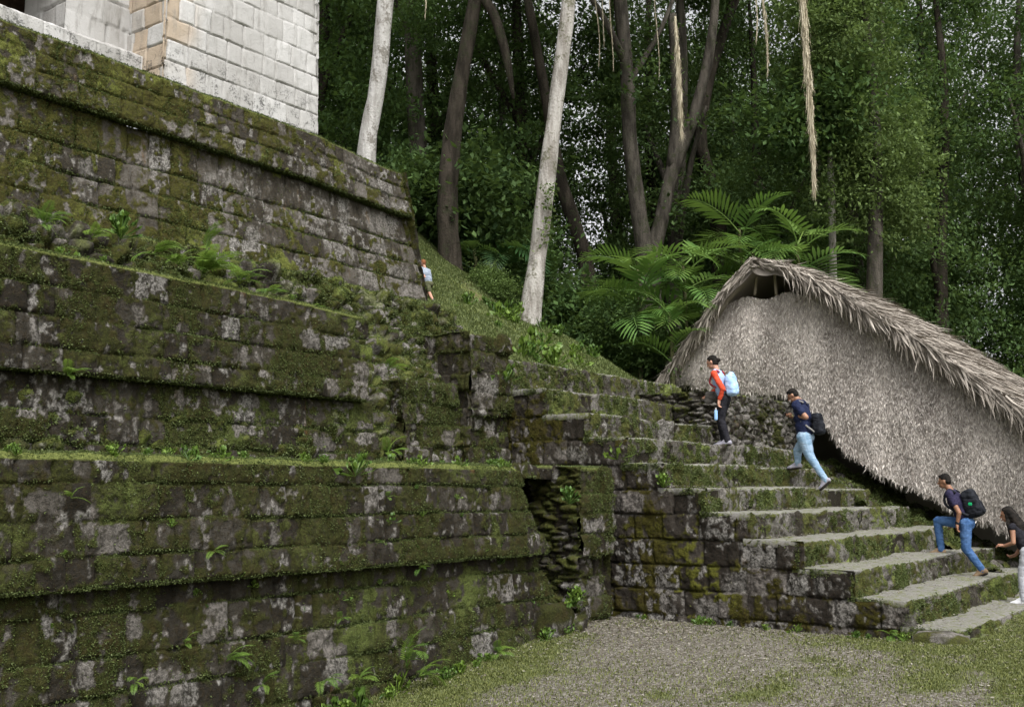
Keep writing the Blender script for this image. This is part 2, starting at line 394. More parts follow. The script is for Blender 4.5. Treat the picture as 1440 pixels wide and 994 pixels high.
# upper terrace, its far end battered
def w3x(U, n, z):
    return np.stack([U - .27 * (z - 5.4) * sstep(12.2, 15.4, U), 13.55 - n + 0 * U, z], -1)
def w3_sag(U, z): return z - np.interp(U, [2, 7, 12.8, 15.2], [-.06, -.05, .03, .20]) * np.clip((z - 4.9) / 3, 0, 1)
lo = sheet([(.1, 4.7, 'f'), (-.2, 7.17, 'f')], 2, 15.66, .017, w3x, 121, h=.37, w=(.28, .62), zwarp=w3_sag, amp=.035, boff=.02, gd=.055, gw=.015, mt=lambda U, Z: .465 + .085 * sstep(8, 14, U), white=lambda U, Z: .20 + .45 * sstep(10, 15.5, U))
hi = sheet([(-.24, 7.165, 'u'), (-.02, 7.16, 'f'), (-.1, 7.98, 't'), (-.16, 8.01, 't'), (-.6, 8.03, 't'), (-2.5, 8.1, 't')], 2, 15.66, .017, w3x, 122, h=.28, w=(.25, .5), zwarp=w3_sag, amp=.04, boff=.012, mt=lambda U, Z: .44 + .10 * sstep(10.5, 15, U), white=lambda U, Z: .16 + .40 * sstep(11, 15.5, U))
def w3side(U, n, z): return np.stack([15.66 - .27 * (z - 5.4) + n, U, z], -1)
sd = sheet([(-.03, 4.7, 'f'), (-.03, 7.8, 'f')], 13.52, 20, .04, w3side, 123, h=.37, w=(.3, .6), gw=.03)
pale_stones(lo, [(472, 490, 270, 300, 1), (286, 304, 240, 275, .9), (345, 366, 318, 355, .7), (515, 560, 300, 330, .7), (476, 492, 300, 330, .8), (110, 132, 222, 258, .5), (520, 545, 338, 370, .6), (560, 592, 400, 425, .9), (190, 208, 212, 240, .8), (545, 575, 372, 400, .6)])
pale_stones(hi, [(449, 460, 222, 240, 1), (231, 248, 170, 188, 1), (250, 272, 176, 198, .9), (494, 508, 224, 238, 1), (314, 322, 175, 195, 1), (550, 572, 284, 297, 1), (430, 448, 235, 255, .8), (517, 532, 246, 266, .8), (505, 515, 262, 280, .9), (535, 548, 278, 292, .8)])
terrace('upper terrace wall of big pale-streaked blocks below the white temple', [('lower_wall',) + lo, ('moulding',) + hi, ('end_wall',) + sd], M_wall3, (8, 13.55, 4.9), 800, .017, 7, .55, 2400)

# ------------------------------------------------------------------ rubble bank under the upper terrace
def bank_w(U, z): return z - np.interp(U, [2, 7, 12, 14.9], [-.02, 0, .06, .16]) * np.clip((z - 3.6) / 1.4, 0, 1)
V, F, A = sheet([(.25, 1.9, 'r'), (0, 2.9, 'r'), (-.3, 3.55, 'r'), (-.85, 4.45, 'r'), (-1.05, 5.0, 'r'), (-1.2, 5.2, 't'), (-1.5, 5.27, 't'), (-2.8, 5.45, 't')], 1.5, 14.95, .022, fx(11.2), 131, zwarp=bank_w, rub=(3.6, 3.4, 5.2, .17), topamp=.09, mt=.475, white=.3)
A['top'] = np.maximum(A['top'], sstep(.5, .7, fbm(V * 2.4, 3, 3)) * .6)
t = empty('rubble_bank', (8, 12, 4.4), 'overgrown bank of loose rubble between the middle and upper terrace walls', 'rubble bank'); t['kind'] = 'thing'
obj('rubble_face', mesh('rubble_face', V - np.array([8, 12, 4.4]), F, A), M_rubble, t)
moss_on(V, F, 1700, .02, t, 9, loc=(8, 12, 4.4), thr=.47, upd=1200, mossf=A['moss'])

# ------------------------------------------------------------------ piers left of the stair
def box_mesh(name, lo, hi, bevel=0):
    import bmesh
    bm = bmesh.new(); bmesh.ops.create_cube(bm, size=1)
    for v in bm.verts: v.co = Vector([(lo[i] + hi[i]) / 2 + v.co[i] * (hi[i] - lo[i]) for i in range(3)])
    if bevel: bmesh.ops.bevel(bm, geom=bm.edges[:], offset=bevel, segments=2, affect='EDGES')
    me = bpy.data.meshes.new(name); bm.to_mesh(me); bm.free(); return me
def pier(name, label, x0, x1, y0, zs, s, mat=M_pier, top=None, depth=1.6, left='f', face='f', cs=None, group=None, mdens=1400, mt=.47, white=.3, cat='stone pier'):
    """zs: [(z, front y)] up the face; the side that faces -X is 'left'."""
    loc = ((x0 + x1) / 2, y0, zs[0][0]); L = np.array(loc)
    t = empty(name, loc, label, cat, group); t['kind'] = 'thing'
    prof = [(y0 - y, z, face) for z, y in zs]
    zt = zs[-1][0]; yt = zs[-1][1]
    front = sheet(prof + [(y0 - yt - .05, zt + .03, 't'), (y0 - yt - depth, zt + .05, 't')], x0, x1, .018, fx(y0), s, h=.3, w=(.24, .5), cs=cs, boff=.055, amp=.085, tilt=.06, rub=(4, 4, 7, .09), white=white, mt=mt)
    pale_stones(front, [(682, 702, 592, 616, 1), (664, 700, 530, 560, .8), (820, 850, 728, 752, .9), (812, 832, 770, 792, 1), (800, 850, 820, 840, .7), (622, 640, 605, 632, .6)])
    side = sheet([(0, zs[0][0], left), (0, zt + .045, left)], min(y for z, y in zs) + .0, yt + depth, .02, fmx(x0 + .01), s + 1, h=.3, w=(.24, .5), rub=(3.2, 3.2, 10.5, .12), boff=.04, amp=.08, white=white, mt=mt)
    right = sheet([(0, zs[0][0], 'f'), (0, zt, 'f')], zs[-1][1] + .02, yt + depth, .04, fpx(x1 - .01), s + 2, h=.3, w=(.24, .5), gw=.02)
    obj('front_face', mesh('front_face', front[0] - L, front[1], front[2]), mat, t)
    obj('side_face', mesh('side_face', side[0] - L, side[1], side[2]), M_rubble if left == 'r' else mat, t)
    obj('side_face', mesh('side_face', right[0] - L, right[1], right[2]), mat, t)
    obj('core', box_mesh('core', np.array((x0 + .035, max(y for z, y in zs) + .035, zs[0][0])) - L, np.array((x1 - .035, yt + depth, zt - .005)) - L), mat, t)
    V = np.concatenate([front[0], side[0]]); Fq = np.concatenate([front[1], side[1] + len(front[0])])
    moss_on(V, Fq, mdens, .014, t, s + 4, loc=loc, thr=.5, upd=900, mossf=np.concatenate([front[2]['moss'], side[2]['moss']]))
    return t
PG = 'stone piers beside the stair'
pier('stone_pier', 'low broken pier of stacked thin mossy stones beside the dark gap', 13.45, 14.42, 8.78, [(-.3, 8.84), (.95, 8.9), (.96, 8.74), (2.2, 8.8)], 201, left='r', group=PG, depth=.8, mt=.44)
pier('capstone', 'flat mossy slab bridging the dark gap at the end of the lowest terrace', 11.75, 14.76, 9.1, [(2.07, 9.1), (2.22, 9.12)], 261, depth=2.1, mdens=1200, cat='capstone')
pier('stone_pier', 'tall narrow mossy pier with one pinkish block, between rubble and stair', 13.6, 14.72, 10.98, [(2.0, 10.95), (3.1, 11.0), (3.12, 10.88), (4.38, 10.96)], 211, group=PG)
pier('stone_pier', 'squat mossy block pier in front of the rubble slope', 12.2, 13.62, 11.05, [(2.0, 11.02), (3.5, 11.1)], 221, group=PG, mdens=1800, depth=.9)

# rubble core showing in the gap of the lowest terrace
V, F, A = sheet([(0, -.5, 'r'), (-.1, 2.2, 'r')], 11.4, 14.7, .03, fx(10.7), 231, rub=(4, 4, 6, .12))
t = empty('rubble_core', (12.8, 10.4, 0), 'dark rubble core inside the gap where the facing stones fell out', 'rubble core'); t['kind'] = 'thing'
obj('core_face', mesh('core_face', V - np.array([12.8, 10.4, 0]), F, A), M_rubble, t)

# loose foundation stones at the foot of the lowest terrace
def stone(name, label, c, r, s, mat, cat='stone', group=None):
    import bmesh
    bm = bmesh.new(); bmesh.ops.create_icosphere(bm, subdivisions=4, radius=1)
    V = np.array([v.co[:] for v in bm.verts]); F = np.array([[v.index for v in f.verts] for f in bm.faces]); bm.free()
    W = np.sign(V) * np.abs(V) ** .6
    W = W * (1 + .22 * (fbm(V * 1.5 + s, 3, s) - .5) * 2)[:, None] * np.array(r)
    W = W + (V * (.03 * (fbm(V * 6 + s, 3, s) - .5))[:, None])
    me = mesh(name, W, F, dict(rnd=np.full(len(V), (s * .37) % 1), rnd2=np.full(len(V), (s * .71) % 1), top=np.zeros(len(V)), moss=sstep(.4, .55, fbm(W * 5 + s, 3, s)), pale=sstep(.5, .62, fbm(W * 7 + s, 3, s + 2))))
    o = obj(name, me, mat, None, c); o.rotation_euler.z = s
    return tag(o, label, cat, group)
stone('fallen_stone', 'rounded mossy foundation stone at the broken corner of the lowest terrace', (12.75, 8.8, .1), (.34, .25, .28), 3, M_pier)
stone('fallen_stone', 'small low stone on the gravel beside the dark gap', (13.15, 8.7, .05), (.22, .2, .16), 5, M_pier)

# ------------------------------------------------------------------ staircase
SX0, SX1 = 14.8, 22.0
SZ = [.14, .48, .84, 1.21, 1.58, 1.94, 2.32, 2.72, 3.12, 3.56, 4.10]
SY = [3.90, 4.55, 5.25, 5.94, 6.72, 7.40, 8.10, 8.72, 9.40, 10.20, 11.06]
XE = [22.9, 22.7, 22.5, 22.3, 22.0, 21.7, 21.4, 21.2, 19.2, 19.1, 21.0]
STL = np.array((18, 7.5, 0))
st = empty('stone_staircase', STL, 'broad mossy stone staircase with pale worn treads, climbed by visitors', 'staircase')
allV, allF, allM, off = [], [], [], 0
for k in range(11):
    z0 = -.3 if k == 0 else SZ[k - 1] - .05
    dep = (SY[k + 1] - SY[k] + .12) if k < 10 else .34
    wob = lambda U, z, k=k: z + .025 * sstep(.1, .9, U - SX0) * (fbm(np.stack([U * .9, U * 0 + k, U * 0], -1), 4, 77) - .5) * 3.4
    V, F, A = sheet([(.0, z0, 'f'), (-.02, SZ[k] - .05, 'f'), (-.045, SZ[k] - .012, 't'), (-.09, SZ[k], 't'), (-dep, SZ[k] + .01, 't')], SX0 - .025, XE[k], .017, fx(SY[k]), 300 + k, cs=np.array([z0, SZ[k] + .05]), w=(.3, .8), gd=.03, boff=.05, amp=.12, topamp=.024, tgroove=.03, zwarp=wob, tilt=.08, mt=.475, white=.3)
    if k < 10: V[:, 1] += .09 * (fbm(np.stack([V[:, 0] * .9, V[:, 0] * 0 + k, V[:, 0] * 0], -1), 4, 78) - .5)
    nc = max(2, int(round((XE[k] - SX0 + .025) / .017)) + 1); nr = len(V) // nc                 # close the step's near end back to the side wall
    c0 = np.arange(nr) * nc; T_ = np.gradient(V[c0], axis=0); T_ /= np.linalg.norm(T_, axis=1)[:, None] + 1e-9
    inn = np.stack([T_[:, 0] * 0, T_[:, 2], -T_[:, 1]], -1); inn[:, 2] = np.minimum(inn[:, 2], 0)
    E = V[c0] + inn * .10 + np.array([.012, 0, 0]); e0 = len(V) + np.arange(nr)
    Fe = np.stack([c0[:-1], c0[1:], e0[1:], e0[:-1]], -1)
    Fm = F; V = np.concatenate([V, E]); F = np.concatenate([F, Fe]); A = {q: np.concatenate([a, np.asarray(a)[c0] * (q != 'top')]) for q, a in A.items()}
    obj('step', mesh('step', V - STL, F, A), M_step, st)
    allV.append(V); allM.append(A['moss']); allF.append(F + off); off += len(V)
    obj('core', box_mesh('core', np.array((SX0 + .02, SY[k] + .07, z0)) - STL, np.array((XE[k] - .06, SY[k] + dep, SZ[k] - .035)) - STL), M_rubble, st)
    # the broken far end of the step
    e = sheet([(0, z0 - .3, 'r'), (0, SZ[k], 'r')], SY[k] + .03, SY[k] + dep, .04, fpx(XE[k] - .03), 340 + k, rub=(4, 4, 6, .05))
    obj('step_end', mesh('step_end', e[0] - STL, e[1], e[2]), M_rubble, st)
V = np.concatenate(allV); F = np.concatenate(allF)
riser = np.abs(vnormals(V, F)[F[:, 0], 2]) < .6
moss_on(V, F[riser], 2600, .017, st, 15, loc=STL, thr=.44, droop=.7, mossf=np.concatenate(allM))

# side wall under the stepped profile
def cheek_mask(U, Z, uc, zc, K):
    zt = np.full(U.shape, -1.)
    for y, z in zip(SY, SZ): zt = np.where(U >= y + .0, z, zt)
    return (Z <= zt + .006) & (U > SY[1] - .01)
cs = np.array([-.5, .10, .46, .82, 1.19, 1.56, 1.92, 2.30, 2.70, 3.10, 3.54, 4.2])
ck = sheet([(.04, -.5, 'f'), (.0, 4.2, 'f')], 4.55, 11.3, .016, fmx(SX0), 401, cs=cs, w=(.38, .95), mask=cheek_mask, boff=.022, amp=.06, gw=.013, gd=.05, mt=.525, white=.26)
pale_stones(ck, [(1168, 1200, 846, 882, 1), (866, 905, 692, 728, .8), (978, 1025, 842, 872, .8), (1098, 1136, 806, 838, .9), (1015, 1080, 803, 838, .6), (782, 830, 628, 648, .7), (1240, 1282, 850, 885, .4), (862, 900, 690, 725, .5), (1142, 1160, 808, 835, .6)])
obj('side_wall', mesh('side_wall', ck[0] - STL, ck[1], ck[2]), M_cheek, st)
moss_on(ck[0], ck[1], 420, .018, st, 16, loc=STL, mat=M_mossgold, mossf=ck[2]['moss'])
stone('fallen_stone', 'low mossy stone lying against the foot of the stair corner', (14.72, 4.15, .02), (.35, .22, .12), 8, M_step)

# mossy flank of the stair running down under the shelter
nz = [(y, z) for y, z in zip(SY, SZ)]
prof = [(7.5 - (SY[0] - .6), -.1, 'r')] + [(7.5 - (SY[k] - .1), SZ[k] - .36, 'r') for k in range(0, 8)] + [(7.5 - 9.3, SZ[7] - .2, 'r')]
fl = sheet(prof, 21.0, 24.2, .03, fx(7.5), 421, rub=(3, 3, 4, .16), mt=.44, white=.2)
obj('flank', mesh('flank', fl[0] - STL, fl[1], fl[2]), M_rubble, st)
moss_on(fl[0], fl[1], 700, .035, st, 17, loc=STL, mossf=fl[2]['moss'])

# rubble block carrying the shelter beside the upper flight
pier('rubble_wall', 'grey rubble retaining wall beside the upper steps under the thatch', 19.05, 23.2, 9.2, [(2.3, 9.2), (3.74, 9.28)], 411, mat=M_rubdry, left='r', face='r', depth=3.0, mdens=40, mt=.56, white=.75)

# ------------------------------------------------------------------ white temple on top
def white_stone():
    m = Mat('white limestone'); P = m.obj(); r = m.attr('rnd'); r2 = m.attr('rnd2'); tan = m.attr('tan'); low = m.attr('low')
    n2 = m.noise(P, 5, 5, .6); n3 = m.noise(P, 30, 4, .65); n1 = m.noise(P, 1.3, 3)
    c = m.mix(r, (.35, .34, .325), (.50, .492, .48)); c = m.mix(m.ramp(n3, .5, .75, 0, .35), c, (.38, .36, .33))
    tn = m.math('MULTIPLY', tan, m.ramp(m.math('ADD', m.math('MULTIPLY', r2, .6), m.math('MULTIPLY', n1, .4)), .25, .6))
    c = m.mix(m.math('MULTIPLY', tn, .8), c, m.mix(n2, (.42, .34, .245), (.37, .27, .18)))
    gr = m.ramp(m.noise(m.scale(P, (7, 7, 1.6), (2, 5, 3)), 1, 6, .7), .50, .68, 0, .55); c = m.mix(gr, c, (.22, .21, .19))
    st = m.math('ADD', m.math('MULTIPLY', n2, .5), m.math('MULTIPLY', n3, .5))
    sk = m.math('MULTIPLY', m.ramp(st, .5, .62), low)
    c = m.mix(m.math('MULTIPLY', sk, .85), c, (.07, .07, .065))
    return m.principled(c, .9, m.bump(n3, .6, .015), .15)
M_white = white_stone()
M_dark = Mat('old dark lintel wood and painted doorway shade').principled((.05, .03, .02), .8)
TL = np.array((11.5, 15, 8)); tm = empty('stone_temple', TL, 'white limestone block temple with tan corner stones on the pyramid top', 'temple')
def tw(name, prof, u0, u1, frame, s, tan=0., low=True, **kw):
    V, F, A = sheet(prof, u0, u1, .016 if low else .03, frame, s, h=.36, w=(.27, .46), gd=.06, gw=.009, puff=.004, boff=.010, amp=.012, tilt=.012, cushion=0, **kw)
    A['tan'] = np.full(len(V), float(tan)) if not callable(tan) else tan(V)
    A['low'] = (1 - sstep(8.6, 9.25, V[:, 2] + .3 * (fbm(V * 1.5, 2, 4) - .5))) if low else np.zeros(len(V))
    return obj(name, mesh(name, V - TL, F, A), M_dark if name == 'inner_wall' else M_white, tm)  # inner wall coloured dark to stand in for the doorway's shade
tw('front_wall', [(0, 7.9, 'f'), (-.12, 12.6, 'f')], 10.2, 13.55, fx(14.4), 501, tan=lambda V: 1 - sstep(10.45, 11.1, V[:, 0] + .3 * (vnoise(V * 3, 3) - .5)))
tw('return_wall', [(0, 7.9, 'f'), (-.05, 12.6, 'f')], 14.4, 15.5, fmx(10.2), 502, tan=1)
tw('end_wall', [(0, 7.9, 'f'), (-.05, 12.6, 'f')], 14.42, 19.5, fpx(13.55), 503, low=False)
tw('recessed_wall', [(0, 8.0, 'f'), (0, 12.6, 'f')], 9.1, 10.25, fx(15.4), 504, low=False)
tw('door_jamb', [(0, 8.0, 'f'), (0, 12.6, 'f')], 15.4, 16.6, fmx(9.1), 505, low=False)
tw('plinth', [(0, 7.9, 'f'), (0, 8.82, 'f'), (-.04, 8.85, 't'), (-1.8, 8.86, 't')], 2.5, 10.2, fx(14.95), 506)
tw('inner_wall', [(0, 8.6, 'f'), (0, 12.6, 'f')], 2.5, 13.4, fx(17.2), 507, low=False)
tw('roof_slab', [(0, 12.3, 'f'), (0, 12.9, 'f'), (-4.6, 12.95, 't')], 2.4, 13.7, fx(14.3), 508, low=False)
obj('door_lintel', box_mesh('door_lintel', np.array((2.5, 15.35, 10.3)) - TL, np.array((9.12, 16.5, 10.6)) - TL, .02), M_dark, tm)
# ------------------------------------------------------------------ ground, hill
def zground(x, y):
    z = -.085 * np.clip(13.2 - x, 0, 9) * 1.02
    return z + .05 * (fbm(np.stack([x * .35, y * .35, x * 0], -1), 2, 61) - .5) + .10 * sstep(15.5, 17.5, x) * sstep(2.2, 3.9, y) * (1 - sstep(4.2, 5, y))
def zhill(x, y):
    y = y + .8 * (fbm(np.stack([x * .22, y * .22, x * 0], -1), 2, 71) - .5)
    zf = 4.08 + .47 * (np.minimum(y, 14.8) - 11.0) + .78 * (np.clip(y, 14.8, 19) - 14.8) + .25 * (np.clip(y, 19, 40) - 19)
    d = x - 20.7
    return .10 * (fbm(np.stack([x * 2, y * 2, x * 0], -1), 3, 66) - .5) - .30 * (1 - sstep(11.25, 13.2, y)) * (x > 14.5) + np.maximum(zf - .75 * .5 * (d + np.sqrt(d * d + .8)) + .17, -.3 + 0 * x)
def nonuni(a, b, step, far, g=1.25):
    c = list(np.arange(a, b + step / 2, step)); s = step; lo = [a]; hi = [b]
    s = step
    while hi[-1] < far: s *= g; hi.append(hi[-1] + s)
    s = step
    while lo[-1] > -far: s *= g; lo.append(lo[-1] - s)
    return np.array(lo[:0:-1] + c + hi[1:])
def ground_mat():
    m = Mat('gravelly earth with thin grass'); P = m.obj()
    n0 = m.noise(P, .5, 3); n1 = m.noise(P, 2.2, 5, .6); n2 = m.noise(P, 14, 5, .65); n3 = m.noise(P, 70, 3, .6); v = m.voro(P, 55); vr = m.voro(P, 55, out='Color')
    earth = m.mix(m.ramp(n2, .3, .7), (.070, .062, .047), (.150, .137, .112))
    x = m.n.new('ShaderNodeSeparateColor'); m.link(vr, x.inputs[0])
    earth = m.mix(m.ramp(x.outputs[0], .70, .9, 0, .6), earth, (.30, .285, .265))
    earth = m.mix(m.ramp(x.outputs[1], .75, .85, 0, .7), earth, (.06, .05, .035))
    g = m.mix(n3, (.045, .060, .014), (.12, .145, .04))
    far = m.attr('grassy')
    k = m.ramp(m.math('ADD', m.math('ADD', m.math('MULTIPLY', n1, .5), m.math('MULTIPLY', n2, .3)), m.math('MULTIPLY', far, .30)), .50, .70, 0, .85)
    c = m.mix(k, earth, g)
    return m.principled(c, .95, m.bump(m.math('ADD', m.math('MULTIPLY', v, .35), m.math('ADD', n3, n2)), .5, .02), .1)
M_ground = ground_mat()
GX, GY = nonuni(6, 21, .06, 420), nonuni(-1, 9.2, .06, 420)
X, Y = np.meshgrid(GX, GY); Z = zground(X, Y)
near = ((X > 4) & (X < 24) & (Y > -4) & (Y < 11))
Z = Z + np.where(near, .025 * (fbm(np.stack([X * 5, Y * 5, X * 0], -1), 3, 81) - .5), 0)
def grassy(x, y):
    n = fbm(np.stack([x * .55, y * .55, x * 0], -1), 3, 91)
    n = .6 * n + .4 * fbm(np.stack([x * 2.2, y * 2.2, x * 0], -1), 3, 94)
    return np.clip((.26 + .74 * sstep(.38, .64, n)) * (1 - .85 * sstep(11.0, 13.6, x + .25 * (y - 5)) * sstep(4.2, 6.6, y)) + .45 * sstep(16.2, 17.2, x) + .9 * np.exp(-((y - (7.9 + .18 * (x - 9))) / .5) ** 2) * (x < 13), 0, 1)
V = np.stack([X, Y, Z], -1).reshape(-1, 3)
o = obj('ground', mesh('ground', V, grid_faces(*X.shape), dict(grassy=grassy(X, Y).ravel())), M_ground); o['kind'] = 'structure'

def hill_mat():
    m = Mat('grassy hillside earth'); P = m.obj(); n1 = m.noise(P, 1.4, 5, .6); n2 = m.noise(P, 9, 5, .65); n3 = m.noise(P, 60, 3)
    g = m.mix(m.ramp(n2, .35, .65), (.075, .092, .026), (.17, .195, .062)); g = m.mix(n3, g, (.13, .145, .048))
    e = m.mix(n2, (.07, .05, .032), (.16, .12, .08))
    c = m.mix(m.ramp(m.math('ADD', m.math('MULTIPLY', n1, .6), m.math('MULTIPLY', n2, .4)), .52, .62, 0, .85), g, e)
    return m.principled(c, .95, m.bump(m.math('ADD', n2, n3), .8, .04), .1)
M_hill = hill_mat()
hx, hy = np.concatenate([np.arange(-6, 15, .5), np.arange(15, 26, .09), np.arange(26, 90, 1.)]), np.concatenate([np.arange(10.6, 19, .09), np.arange(19, 90, 1.)])
X, Y = np.meshgrid(hx, hy); Z = zhill(X, Y)
Z = np.where((X < 15.0), np.minimum(Z, np.where(Y < 13.7, 1.5, 7.2)), Z)
Z = np.where((Y < 11.25), np.minimum(Z, np.where((X < 21.2), 1.5, 4.0)), Z)
V = np.stack([X, Y, Z], -1).reshape(-1, 3)
o = obj('hillside', mesh('hillside', V, grid_faces(*X.shape)), M_hill); o['kind'] = 'structure'

# grass blades: one object for the ground, one for the hill
def blades(P, h, r, lean=.5, w=.006):
    n = len(P); h = h * r.uniform(.5, 1.3, n)
    a = r.uniform(0, 2 * np.pi, n); D = np.stack([np.cos(a), np.sin(a), a * 0], -1); S = np.stack([-np.sin(a), np.cos(a), a * 0], -1)
    w = w * r.uniform(.7, 1.4, n)[:, None]; up = np.array([0, 0, 1.]); ln = (r.uniform(.1, 1, n) * lean * h)[:, None]; hh = h[:, None]
    m = P + up * hh * .6 + D * ln * .35; t = P + up * hh * .95 + D * ln
    V = np.stack([P - S * w, P + S * w, m - S * w * .8, m + S * w * .8, t], 1).reshape(-1, 3); i = np.arange(n)[:, None] * 5
    F = np.concatenate([i + [0, 1, 3], i + [0, 3, 2], i + [2, 3, 4]])
    return V, F, dict(rnd=np.repeat(r.random(n), 5))
M_grass = leafmat('short grass', (.065, .082, .022), (.20, .215, .07), .3)
M_hillgrass = leafmat('loose hillside grass', (.070, .098, .030), (.19, .225, .080), .3)
r = np.random.default_rng(31)
n = 420000; x = r.uniform(6.5, 20, n); y = r.uniform(.5, 9.2, n)
keep = (r.random(n) < grassy(x, y) ** 1.3 * .95 + .03) & ~((x > 14.7) & (y > 3.85)) & (y < 8.9)
x, y = x[keep], y[keep]
V, F, A = blades(np.stack([x, y, zground(x, y)], -1), .028, r, .9, .005)
tag(obj('ground_grass', mesh('ground_grass', V, F, A, False), M_grass), 'thin short grass growing in patches on the gravelly ground', 'grass', kind='stuff')
n = 240000; x = r.uniform(14.9, 24.5, n); y = r.uniform(11.26, 19.5, n); k = (fbm(np.stack([x * .8, y * .8, x * 0], -1), 3, 92) + .45 * r.random(n) > .55); x, y = x[k], y[k]
V, F, A = blades(np.stack([x, y, zhill(x, y)], -1), .055, r, .95, .008)
tag(obj('hill_grass', mesh('hill_grass', V, F, A, False), M_hillgrass), 'loose green grass covering the slope above the stair', 'grass', kind='stuff')
# dead leaves and chips on the gravel
n = 52000; x = r.uniform(7, 19.5, n); y = r.uniform(1, 8.9, n)
dens = .18 + .9 * np.exp(-((x - 13.6) / 1.3) ** 2) * sstep(6, 8.4, y) + .35 * sstep(14, 14.7, x) * sstep(3.5, 5, y)
k = (r.random(n) < dens) & ~((x > 14.7) & (y > 3.85)); x, y = x[k], y[k]
nn = np.tile([0, 0, 1.], (len(x), 1))
V, F, A = leaf_cloud(np.stack([x, y, zground(x, y) + .012], -1), nn, .05, 0, .55, 1, .1, r)
c = (V.reshape(-1, 4, 3)); c[..., 2] = zground(c[:, :1, 0], c[:, :1, 1]) + .012 + (c[..., 2] - c[:, :1, 2]) * .25 + .004; V = c.reshape(-1, 3)
mm = Mat('dry leaf litter'); rr = mm.attr('rnd'); cc = mm.mix(rr, (.06, .042, .030), (.29, .27, .225)); M_litter = mm.principled(cc, .8, None, .2)
# leaves blown onto the treads
n = 2200; kk = r.integers(0, 10, n); x2 = r.uniform(SX0 + .05, 21, n); u2 = r.random(n) ** .5; y2 = np.array(SY)[kk] + .1 + u2 * (np.array(SY)[kk + 1] - np.array(SY)[kk] - .14); z2_ = np.array(SZ)[kk] + .035
V2, F2, A2 = leaf_cloud(np.stack([x2, y2, z2_], -1), np.tile([0, 0, 1.], (n, 1)), .05, 0, .55, 1, .1, r)
c2 = V2.reshape(-1, 4, 3); c2[..., 2] = c2[:, :1, 2] + (c2[..., 2] - c2[:, :1, 2]) * .2; V2 = c2.reshape(-1, 3)
tag(obj('step_litter', mesh('step_litter', V2, F2, A2, False), M_litter), 'dry leaves blown onto the treads of the stair', 'leaf litter', kind='stuff')
tag(obj('leaf_litter', mesh('leaf_litter', V, F, A, False), M_litter), 'dry fallen leaves and chips strewn on the gravel near the stair', 'leaf litter', kind='stuff')
# ------------------------------------------------------------------ thatched shelter over the far flank of the stair
def thatch_mat(name, a, b, c2, tr=.12):
    m = Mat(name); r = m.attr('rnd'); P = m.obj(); n = m.noise(P, 1.2, 4); n2 = m.noise(P, 14, 4)
    c = m.mix(r, a, b); c = m.mix(m.ramp(m.math('ADD', m.math('MULTIPLY', n, .5), m.math('MULTIPLY', n2, .5)), .45, .62, 0, .55), c, c2)
    return m.principled(c, .85, None, .15)
M_straw = thatch_mat('old grey straw', (.25, .22, .195), (.78, .72, .665), (.48, .44, .395))
M_palmthatch = thatch_mat('dry palm leaf thatch', (.14, .12, .10), (.44, .395, .345), (.25, .222, .19))
M_pole = Mat('weathered pole').principled((.30, .26, .20), .8)
HX = 22.3
HL = np.array((HX, 8.0, 1.5))
sh = empty('thatched_shelter', HL, 'grey palm thatched shelter with shaggy gable hanging over the far flank of the stair', 'thatched shelter')
ridge = (9.76, 7.03); eL = (12.08, 4.3); eR = (2.2, 2.28)
bot = np.array([(2.0, -.1), (3.0, .30), (4.72, 1.02), (5.7, 1.46), (6.75, 1.93), (7.4, 2.25), (8.01, 2.66), (8.5, 3.30), (8.95, 3.78), (9.35, 3.93), (10.3, 4.03), (11.71, 4.25), (12.2, 4.2)])
def topz(y):
    y = np.asarray(y, float)
    r = ridge[1] - (ridge[0] - y) * (.56 + .028 * np.clip(ridge[0] - y, 0, 6)); l = ridge[1] - (y - ridge[0]) * (ridge[1] - eL[1]) / (eL[0] - ridge[0])
    return np.where(y < ridge[0], r, l) - .22 * np.exp(-((y - ridge[0]) / .45) ** 2)
def walltop(y): return np.minimum(topz(y) - .10, 6.02 + .05 * np.sin(y * 7))
def botz(y): return np.interp(y, bot[:, 0], bot[:, 1]) + .05 * (vnoise(np.stack([np.asarray(y) * 6, np.asarray(y) * 0, np.asarray(y) * 0], -1), 5) - .5) * 2
ys = np.arange(2.1, 12.05, .05); ts = np.linspace(0, 1, 60)
Yg, T = np.meshgrid(ys, ts); Zg = botz(Yg) * (1 - T) + walltop(Yg) * T
nn = np.stack([Yg * 2, Zg * 1.2, Yg * 0], -1)
bulge = .12 * (fbm(nn, 4, 3) - .5) + .10 * np.sin(np.pi * T)
Vf = np.stack([HX - bulge, Yg, Zg], -1).reshape(-1, 3); Vb = np.stack([HX + .28 + 0 * bulge, Yg, Zg], -1).reshape(-1, 3)
gf = grid_faces(*Yg.shape); N0 = len(Vf)
i = np.arange(N0).reshape(Yg.shape)
rim = [np.stack([a[:-1], a[1:], a[1:] + N0, a[:-1] + N0], -1) for a in (i[0], i[-1], i[:, 0], i[:, -1])]
V = np.concatenate([Vf, Vb]); F = np.concatenate([gf, gf + N0] + rim)
r = np.random.default_rng(41)
gw_ = obj('gable_wall', mesh('gable_wall', V - HL, F, dict(rnd=.25 + .3 * fbm(V * np.array([1, 14, 2]), 3, 8))), M_straw, sh)
